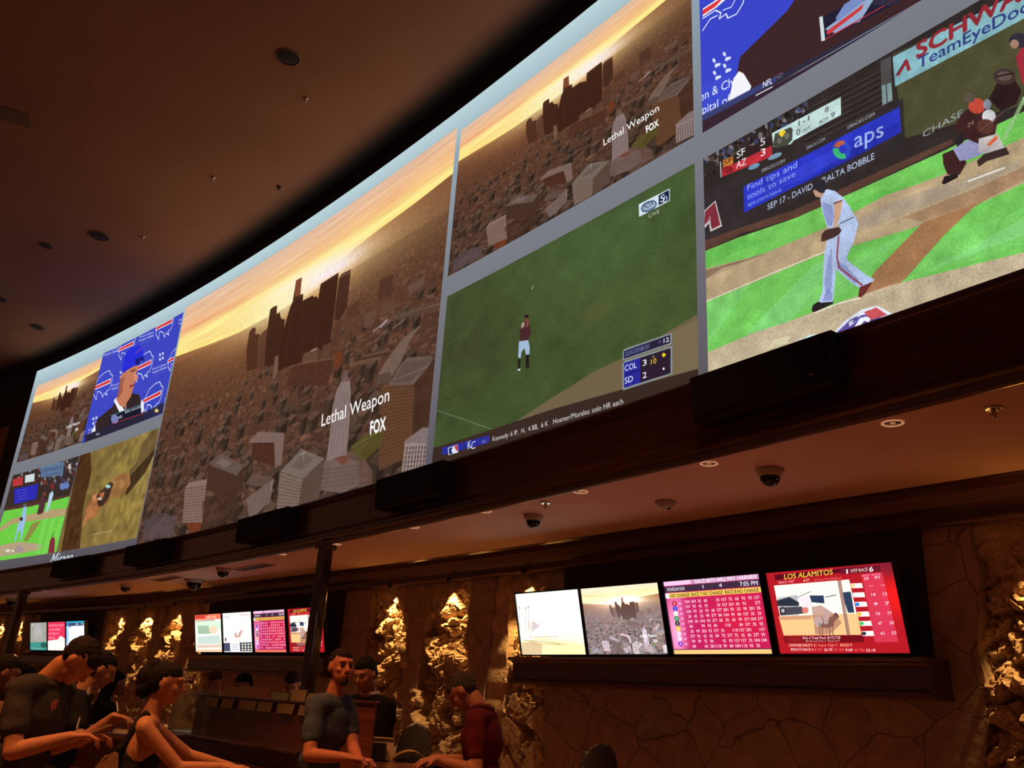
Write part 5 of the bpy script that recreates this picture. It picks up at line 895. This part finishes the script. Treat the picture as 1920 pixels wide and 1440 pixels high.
bm = bmesh.new(); bx(bm, (0, 0, .50), (.42, .35, 1.0), bev=.01); o = obj('low_cabinet', bm, M['black']); o.location = at(968, 1430, 7.4).xy.to_3d(); o.location.z = 0; o.rotation_euler = (0, 0, .3); o.scale.z = 1.0; tag(o, 'low black cabinet in front of the partly hidden rock slot', 'cabinet')
# desk where the far customers write
dk2 = empty('writing_desk', (-2.95, 7.05, 0), math.radians(-15)); bm = bmesh.new(); bx(bm, (0, 0, 1.11), (1.15, .5, .04), bev=.01); obj('desktop', bm, wood('desk_top', (.05, .02, .012), (.10, .04, .022), .15), dk2); bm = bmesh.new(); bx(bm, (0, .05, .545), (1.05, .36, 1.09)); obj('base', bm, M['redwood'], dk2); tag(dk2, 'dark writing desk behind the woman in the black top', 'desk')
o = sheet('paper_sheet', 245, 1351, .26, .15, -10, M['paper'], 'white sheet on the desk under the writing hand', 'paper', z=1.132)
# ================================================================ people
def grow(name, prims, vox, m, parent=None, smooth=4, post=None):
    bm = bmesh.new()
    for p in prims:
        if p[0] == 'cap':
            _, a, b, ra, rb = p; a = Vector(a); b = Vector(b); d = b-a; Ln = d.length
            q = d.to_track_quat('Z', 'Y').to_matrix().to_4x4() if Ln > 1e-6 else Matrix.Identity(4)
            n, prof = 16, []
            for i in range(7): t = -math.pi/2+math.pi/2*i/6; prof.append((max(1e-6, ra*math.cos(t)), ra*math.sin(t)))
            for i in range(7): t = math.pi/2*i/6; prof.append((max(1e-6, rb*math.cos(t)), Ln+rb*math.sin(t)))
            s0 = len(bm.verts); prof[0] = (0, -ra); prof[-1] = (0, Ln+rb); lathe(bm, prof, n)
            bm.verts.ensure_lookup_table(); T = Matrix.Translation(a)@q
            for v in bm.verts[s0:]: v.co = T@v.co
        else:
            _, c, r, F = p; s = bmesh.ops.create_icosphere(bm, subdivisions=3, radius=1)['verts']
            for v in s: v.co = Vector(c)+F@Vector((v.co.x*r[0], v.co.y*r[1], v.co.z*r[2]))
    me = bpy.data.meshes.new(name); bm.to_mesh(me); bm.free(); t = bpy.data.objects.new('tmp', me); COL.objects.link(t)
    k = t.modifiers.new('r', 'REMESH'); k.mode = 'VOXEL'; k.voxel_size = vox; k.use_smooth_shade = True
    k = t.modifiers.new('s', 'SMOOTH'); k.factor = .5; k.iterations = smooth
    me2 = bpy.data.meshes.new_from_object(t.evaluated_get(bpy.context.evaluated_depsgraph_get())); bpy.data.objects.remove(t); bpy.data.meshes.remove(me)
    me2.name = name
    if post:
        for v in me2.vertices: v.co = post(v.co)
    me2.materials.clear(); me2.materials.append(m)
    for p in me2.polygons: p.use_smooth = True
    o = bpy.data.objects.new(name, me2); COL.objects.link(o)
    if parent: o.parent = parent
    return o
def rotd(axis, a): return Matrix.Rotation(math.radians(a), 3, axis)
def skin(c): return mat('skin', c, .6, noise=.12, nscale=30, spec=.3)
def hand_prims(W, d, n, curl=35, s=1.0, spread=1):
    """palm and five fingers; d = along the hand, n = palm normal"""
    d = d.normalized(); n = (n-d*n.dot(d)).normalized(); r = d.cross(n); P = []
    for k in (-1.4, -.5, .5, 1.4): P.append(('cap', W+r*.016*k*s, W+d*.078*s+r*.021*k*s, .016*s, .0125*s))
    for k, ln in ((-1.5, .066), (-.5, .080), (.5, .086), (1.5, .074)):
        b = W+d*.085*s+r*.0205*k*s*spread; a1, a2 = math.radians(curl*.6), math.radians(curl*1.5)
        m1 = b+(d*math.cos(a1)+n*math.sin(a1))*ln*.5*s; m2 = m1+(d*math.cos(a2)+n*math.sin(a2))*ln*.5*s
        P += [('cap', b-d*.01, m1, .0095*s, .0085*s), ('cap', m1, m2, .0085*s, .007*s)]
    t0 = W+d*.02*s+r*.03*s; t1 = t0+(d*.6+r*.8+n*.3).normalized()*.042*s; t2 = t1+(d*.95+r*.2+n*.35).normalized()*.032*s
    P += [('cap', t0, t1, .014*s, .0105*s), ('cap', t1, t2, .0105*s, .008*s)]; return P
def person(label, P0, heading, H=1.75, lean=0, side=0, head=(0, 0, 0), hands=((None, None), (None, None)), hints=((0, 0, -1), (0, 0, -1)), sk=(.42, .17, .09), shirt=None, hair=None, pants=(.02, .02, .025), build=1.0, vox=.009, curl=40, cut='short', top='tee', eyes=False, beard=None, hcol=(.02, .012, .01), name='person', palm=(0, 0, -1)):
    Rz = rotd('Z', heading); # local: x right, y forward; P0 = where the head is
    TR = Rz@rotd('X', -lean)@rotd('Y', side); up = TR@Vector((0, 0, 1)); rt = TR@Vector((1, 0, 0)); fw = TR@Vector((0, 1, 0))
    HR = TR@rotd('Z', head[0])@rotd('X', -head[1])@rotd('Y', head[2]); hu = HR@Vector((0, 0, 1)); hf = HR@Vector((0, 1, 0)); hr = HR@Vector((1, 0, 0))
    P0 = Vector(P0); hv = up*.545+(up*.6+hu*.4)*.075+fw*.015+hu*.115+hf*.022; k = P0.z/(.93+hv.z)
    X0 = Vector((P0.x-hv.x*k, P0.y-hv.y*k, 0))
    pel = X0+Vector((0, 0, .93*k)); wai = pel+up*.17*k; che = pel+up*.37*k; nkb = pel+up*.545*k
    nk = nkb+(up*.6+hu*.4)*.075*k+fw*.015*k; hc = nk+hu*.115*k+hf*.022*k
    hp = lambda x, y, z: hc+hr*x*k+hf*y*k+hu*z*k
    E = lambda c, r, F=TR: ('ell', c, [q*k for q in r], F)
    S = [E(hp(0, -.012, .022), (.076, .094, .092), HR), E(hp(0, .03, -.045), (.056, .062, .062), HR), E(hp(0, .066, -.088), (.024, .022, .018), HR), E(hp(0, .084, -.052), (.024, .012, .011), HR),
         ('cap', hp(0, .086, .022), hp(0, .106, -.022), .009*k, .0145*k), E(hp(0, .078, .036), (.050, .016, .012), HR), E(hp(.036, .062, -.018), (.024, .02, .02), HR), E(hp(-.036, .062, -.018), (.024, .02, .02), HR),
         E(hp(.078, -.004, -.004), (.010, .02, .032), HR), E(hp(-.078, -.004, -.004), (.010, .02, .032), HR), E(hp(0, .0, .0), (.070, .08, .085), HR), ('cap', nkb-up*.02+fw*0, nk+hu*.03*k, .062*k*build, .052*k*build)]
    b = build
    core = lambda g: [E(pel, (.165*b+g, .115*b+g, .12+g)), E(wai, (.145*b+g, .105*b+g, .15+g)), E(che, (.172*b+g, .118*b+g, .17+g)), ('cap', nkb-up*.045*k-rt*.13*k, nkb-up*.045*k+rt*.13*k, (.062+g)*k, (.062+g)*k), E(nkb-up*.03*k, (.12+g, .075+g, .05+g))]
    S += core(-.008); sh = [nkb-up*.055*k+rt*s*.185*k*b for s in (-1, 1)]
    arms = []
    for i, s in enumerate((-1, 1)):
        wt, hd = hands[i]; ua, fa = .295*k, .255*k
        if wt is None: wt = sh[i]+Vector((0, 0, -.52*k))+rt*s*.06+fw*.06
        wt = Vector(wt); D = wt-sh[i]; d = min(D.length, (ua+fa)*.985); D.normalize(); wt = sh[i]+D*d
        a = (ua*ua-fa*fa+d*d)/(2*d); h = math.sqrt(max(0, ua*ua-a*a)); hn = Vector(hints[i]); hn = (hn-D*hn.dot(D)); hn = hn.normalized() if hn.length > 1e-4 else Vector((0, 0, -1))
        el = sh[i]+D*a+hn*h; arms.append((sh[i], el, wt)); m_ = (el+wt)/2+(el-wt)*.18
        S += [('cap', sh[i], el, .052*k*b, .040*k*b), ('cap', el, m_, .041*k*b, .040*k*b), ('cap', m_, wt, .040*k*b, .027*k)]
        hd_ = Vector(hd) if hd is not None else (wt-el).normalized(); S += hand_prims(wt, hd_, Vector(palm), curl, k)
    legs = []
    for s in (-1, 1):
        hip = pel+Vector((0, 0, -.06*k))+rt*s*.085*k; kn = Vector((hip.x, hip.y, .50*k))+(Rz@Vector((s*.02, .03, 0))); an = Vector((hip.x, hip.y, .09*k))+(Rz@Vector((s*.03, -.01, 0))); legs.append((hip, kn, an))
        S += [('cap', hip, kn, .085*k, .052*k), ('cap', kn, an, .055*k, .038*k), ('cap', an+Vector((0, 0, -.045*k)), an+Rz@Vector((0, .15*k, -.055*k)), .036*k, .03*k)]
    eyep = [hp(s*.031, .084, .012) for s in (-1, 1)]
    def post(v):
        for e in eyep:
            q = (v-e).length
            if q < .035*k: v = v-hf*(.011*k*math.exp(-(q/(.014*k))**2))
        return v
    body = grow(name, S, vox, skin(sk), None, 3, post); tag(body, label, 'person')
    if eyes:
        for s in (-1, 1):
            bm = bmesh.new(); bmesh.ops.create_icosphere(bm, subdivisions=3, radius=.0115*k, matrix=Matrix.Translation(hp(s*.031, .0735, .011))); obj('eye', bm, mat('eye_dark', (.05, .03, .025), .2), body, True)
    # clothing
    cl = mat('cloth', shirt or (.03, .03, .03), .95, noise=.18, nscale=14, bump=.25, bscale=40, spec=.12); G = core(.014)
    def folds(v): return v+fw*.004*math.sin(v.z*38+v.x*21)+rt*.003*math.sin(v.z*55+v.y*30)
    if top in ('tee', 'long'):
        for (a_, e_, w_) in arms:
            G += [('cap', a_, e_ if top == 'long' else a_.lerp(e_, .62), .066*k*b, (.055 if top == 'long' else .062)*k*b)]
            if top == 'long': G += [('cap', e_, w_, .055*k*b, .040*k*b)]
    if top == 'tank':
        G = [E(pel, (.175*b, .125*b, .13)), E(wai, (.155*b, .115*b, .15)), E(wai+up*.10*k, (.166*b, .122*b, .10)), E(che-up*.04*k, (.15*b, .128*b, .10))]
        for s in (-1, 1): G += [('cap', che+rt*s*.085*k-fw*.105*k, nkb+rt*s*.075*k+up*.015*k-fw*.02*k, .024*k, .022*k), ('cap', nkb+rt*s*.075*k+up*.015*k-fw*.02*k, che+rt*s*.08*k+fw*.105*k, .022*k, .024*k)]
    sho = grow('shirt' if top != 'long' else 'jacket', G, vox*1.1, cl, body, 3, folds)
    if top in ('tee',):
        bm = bmesh.new(); c0 = nkb+up*.022*k; pts = [c0+rt*.064*k*b*math.cos(t)+fw*(.06*k*b*math.sin(t)+.012)-up*(.018*k*max(0, math.sin(t))) for t in np.linspace(0, 2*math.pi, 25)[:-1]]; tube(bm, pts+[pts[0]], .008*k, 8); obj('collar', bm, cl, sho, True)
    G = []
    for h_, kn, an in legs: G += [('cap', h_+Vector((0, 0, .03)), kn, .100*k*b, .068*k), ('cap', kn, an, .070*k, .058*k)]
    G += [E(pel-up*.02, (.172*b, .124*b, .11))]; grow('trousers', G, .014, mat('trouser_cloth', pants, .9), body, 2)
    G = []
    for h_, kn, an in legs: G += [('cap', an+Vector((0, 0, -.05*k)), an+Rz@Vector((0, .16*k, -.06*k)), .044*k, .036*k)]
    grow('shoes', G, .012, mat('shoe_leather', (.02, .015, .012), .5), body, 2)
    hm = mat('hair', tuple(c*.6 for c in hcol), .7, noise=.3, nscale=60, bump=.5, bscale=160, spec=.15)
    G = [E(hp(0, -.026, .034), (.082, .094, .094), HR), E(hp(0, -.045, -.005), (.078, .068, .07), HR), E(hp(0, .004, .064), (.064, .070, .055), HR)]
    if cut == 'receding': G = [E(hp(0, -.026, .036), (.080, .090, .092), HR), E(hp(0, .012, .066), (.058, .062, .048), HR), E(hp(0, -.045, -.005), (.078, .066, .07), HR)]
    if cut == 'cropped': G = [E(hp(0, -.024, .030), (.079, .090, .091), HR), E(hp(0, .02, .058), (.062, .068, .050), HR), E(hp(0, -.04, .0), (.076, .062, .065), HR)]
    if cut == 'updo': G = [E(hp(0, -.002, .054), (.074, .080, .062), HR), E(hp(0, -.030, .026), (.082, .086, .090), HR), E(hp(0, -.045, -.005), (.076, .066, .068), HR)]
    if cut == 'updo': G += [E(hp(0, -.115, .01), (.055, .06, .075), HR), E(hp(.01, -.11, -.05), (.045, .045, .06), HR), E(hp(-.01, -.09, .08), (.05, .045, .04), HR)]
    if cut == 'tail': G += [E(hp(0, -.125, .0), (.03, .045, .04), HR), ('cap', hp(0, -.14, .0), hp(0, -.15, -.20), .032*k, .018*k)]
    if cut == 'long': G += [('cap', hp(s*.05, -.05, -.02), hp(s*.06, -.07, -.22), .04*k, .03*k) for s in (-1, 0, 1)]
    grow('hair', G, vox*.9, hm, body, 2, lambda v: v+Vector((.002*math.sin(v.z*210), .002*math.sin(v.x*230+v.z*90), .002*math.sin(v.x*180))))
    if beard: grow('beard', [E(hp(0, .066, -.090), (.030, .026, .026), HR), E(hp(0, .080, -.074), (.022, .014, .012), HR), E(hp(0, .093, -.036), (.024, .007, .006), HR)], vox*.8, mat('beard_hair', beard, .9, spec=.1), body, 1)
    body['_dbg'] = 0; del body['_dbg']
    return dict(o=body, arms=arms, hc=hc, hp=hp, nkb=nkb, up=up, fw=fw, rt=rt, che=che, k=k)
def off(px, py, d, z=None): return at(px, py, d)
V3 = lambda *a: Vector(a)
# bowed man at the left, grey-green t-shirt, reading a slip (faces right)
p1 = person('man in grey t-shirt bowing his head over a betting slip', at(148, 1238, 5.25), -96, 1.80, 5, 0, (8, 50, 0), ((at(160, 1384, 5.2), V3(.9, .1, .15)), (at(134, 1381, 5.02), V3(.85, .25, .10))), ((-.6, 0, -1), (-.55, -.5, -1)), (.50, .19, .085), (.048, .038, .033), build=1.03, vox=.008, cut='cropped', hcol=(.035, .018, .014), curl=55)
# woman in the dark tank top with pinned-up hair (faces right)
p2 = person('woman in black tank top with pinned-up dark hair', at(312, 1281, 5.1), -74, 1.62, 2, 0, (-5, 6, 0), ((at(452, 1448, 5.3), V3(1, .2, 0)), (at(426, 1439, 4.95), V3(1, .1, -.1))), ((0, 0, -1), (-1, -.3, -1.4)), (.50, .20, .09), (.016, .013, .014), build=.90, vox=.008, cut='updo', top='tank', hcol=(.02, .011, .009), curl=25)
# tall man in blue-grey t-shirt with a goatee, leaning on the table, looking up to the right
p6 = person('man with goatee in blue-grey t-shirt leaning on the table and looking up', at(640, 1252, 5.95), -112, 1.82, 7, 0, (-34, -8, 3), ((at(672, 1424, 5.72), V3(.9, -.15, -.05)), (at(655, 1421, 5.62), V3(.9, -.05, -.05))), ((.2, 0, -1), (-.5, -.3, -1)), (.42, .13, .065), (.055, .065, .085), build=1.0, vox=.007, cut='receding', eyes=True, beard=(.045, .018, .010), hcol=(.03, .015, .012), curl=85)
# man in a black suit behind him, looking down to the left
p7 = person('man in black suit behind the man with the goatee, looking down', at(684, 1264, 6.85), 140, 1.77, 4, 0, (15, 20, 0), ((None, None), (None, None)), ((0, 0, -1), (.3, 0, -1)), (.36, .14, .08), (.007, .006, .007), build=1.06, vox=.010, top='long', hcol=(.012, .008, .007))
bm = bmesh.new(); tube(bm, [p7['nkb']+p7['rt']*.06*math.cos(t)+p7['fw']*.06*math.sin(t)+p7['up']*.035 for t in np.linspace(0, 2*math.pi, 20)], .018, 8); obj('shirt_collar', bm, mat('white_cloth', (.5, .42, .36), .8), p7['o'], True)
# man in a dark red polo shirt bent over the table (faces left)
p8 = person('grey-haired man in dark red polo shirt bent over the table', at(868, 1296, 5.85), 78, 1.80, 3, 0, (0, 46, 0), ((at(818, 1424, 5.55), V3(-.9, -.2, -.2)), (at(812, 1422, 5.8), V3(-.9, -.1, -.2))), ((.5, -.3, -1), (.5, 0, -1)), (.34, .13, .075), (.085, .008, .012), build=1.04, vox=.008, cut='cropped', hcol=(.07, .05, .04), curl=50)
bm = bmesh.new(); tube(bm, [p8['nkb']+p8['rt']*.07*math.cos(t)+p8['fw']*.065*math.sin(t)+p8['up']*(.03+.012*math.cos(t*2)) for t in np.linspace(0, 2*math.pi, 20)], .016, 8); obj('polo_collar', bm, mat('red_cloth', (.10, .012, .013), .9), p8['o'], True)
# writing customer in black, and a long-haired one behind
p3 = person('dark-haired customer in black with white collar writing at the desk', at(190, 1256, 6.6), -66, 1.72, 8, 0, (0, 18, 0), ((at(222, 1346, 6.5), V3(.9, .1, -.1)), (at(214, 1342, 6.2), V3(.9, .1, -.1))), ((0, 0, -1), (-.5, -.2, -1)), (.36, .15, .08), (.010, .008, .009), vox=.011, hcol=(.012, .008, .007), curl=60)
bm = bmesh.new(); bx(bm, (0, 0, 0), (.012, .03, .07)); o = obj('collar_tab', bm, mat('white_cloth', (.55, .46, .40), .8), p3['o']); o.matrix_world = Matrix.Translation(p3['nkb']+p3['rt']*.05+p3['fw']*.05+p3['up']*.015)
p4 = person('long-haired customer in black standing behind the writing desk', at(216, 1281, 8.5), -50, 1.66, 3, 0, (10, 5, 0), sk=(.30, .12, .07), shirt=(.008, .007, .008), vox=.012, cut='long', hcol=(.01, .007, .006), top='long')
p5 = person('dark-haired person in blue shirt at the left edge', at(10, 1262, 6.6), -60, 1.66, 5, 0, (0, 15, 0), sk=(.30, .12, .07), shirt=(.02, .03, .09), vox=.012, cut='short')
p5b = person('dark-haired person between the left edge and the bowed man', at(46, 1272, 8.2), -40, 1.66, 3, 0, (0, 10, 0), sk=(.28, .11, .07), shirt=(.03, .02, .02), vox=.013, cut='long')
# staff behind the betting counter
s1 = person('clerk with pale lit face and white collar behind the counter', at(548, 1283, 9.3), 165, 1.72, 14, 0, (15, 25, 0), sk=(.45, .26, .20), shirt=(.02, .018, .02), vox=.012, top='long', hcol=(.05, .03, .02), eyes=True)
bm = bmesh.new(); tube(bm, [s1['nkb']+s1['rt']*.065*math.cos(t)+s1['fw']*.07*math.sin(t)+s1['up']*.03 for t in np.linspace(0, 2*math.pi, 20)], .022, 8); obj('shirt_collar', bm, mat('white_cloth', (.6, .55, .5), .8), s1['o'], True)
s2 = person('clerk behind the left end of the counter, reddish hair', at(402, 1279, 10.2), 150, 1.64, 8, 0, (30, 25, 0), sk=(.38, .16, .10), shirt=(.03, .015, .012), vox=.013, top='long', hcol=(.10, .035, .02))
s3 = person('dark-haired clerk beside the reddish-haired clerk', at(456, 1284, 9.6), 130, 1.62, 8, 0, (10, 20, 0), sk=(.36, .15, .10), shirt=(.02, .012, .012), vox=.013, top='long', hcol=(.012, .008, .007))
# the slip and pen of the bowed man, the pen of the writing customer
bm = bmesh.new(); bx(bm, (0, 0, 0), (.17, .11, .002)); o = obj('betting_slip', bm, M['paper']); o.matrix_world = Matrix.Translation(at(172, 1374, 5.12))@Matrix.Rotation(math.radians(8), 4, 'Z')@Matrix.Rotation(math.radians(-28), 4, 'Y'); tag(o, 'folded pale betting slip held by the bowed man', 'paper')
bm = bmesh.new(); tube(bm, [at(144, 1366, 5.05), at(150, 1345, 5.07)], .004, 8); tag(obj('pen', bm, M['white']), 'pen upright in the bowed man\'s hand', 'pen')
bm = bmesh.new(); tube(bm, [at(221, 1334, 6.25), at(219, 1316, 6.28)], .0045, 8); tag(obj('pen', bm, M['white']), 'pen in the hand of the customer in black', 'pen')
# small print on the front of the grey shirt
bm = bmesh.new(); pc = p1['che']
for i in range(7): bx(bm, (0, -.06+.02*i, 0), (.004, .014, .035+.01*(i % 3)))
o = obj('shirt_print', bm, mat('print_red', (.45, .10, .06), .8), p1['o']); o.matrix_world = Matrix.Translation(p1['che']+p1['up']*.07+p1['fw']*.125+p1['rt']*.05)@Matrix.Rotation(math.radians(12), 4, 'Z')
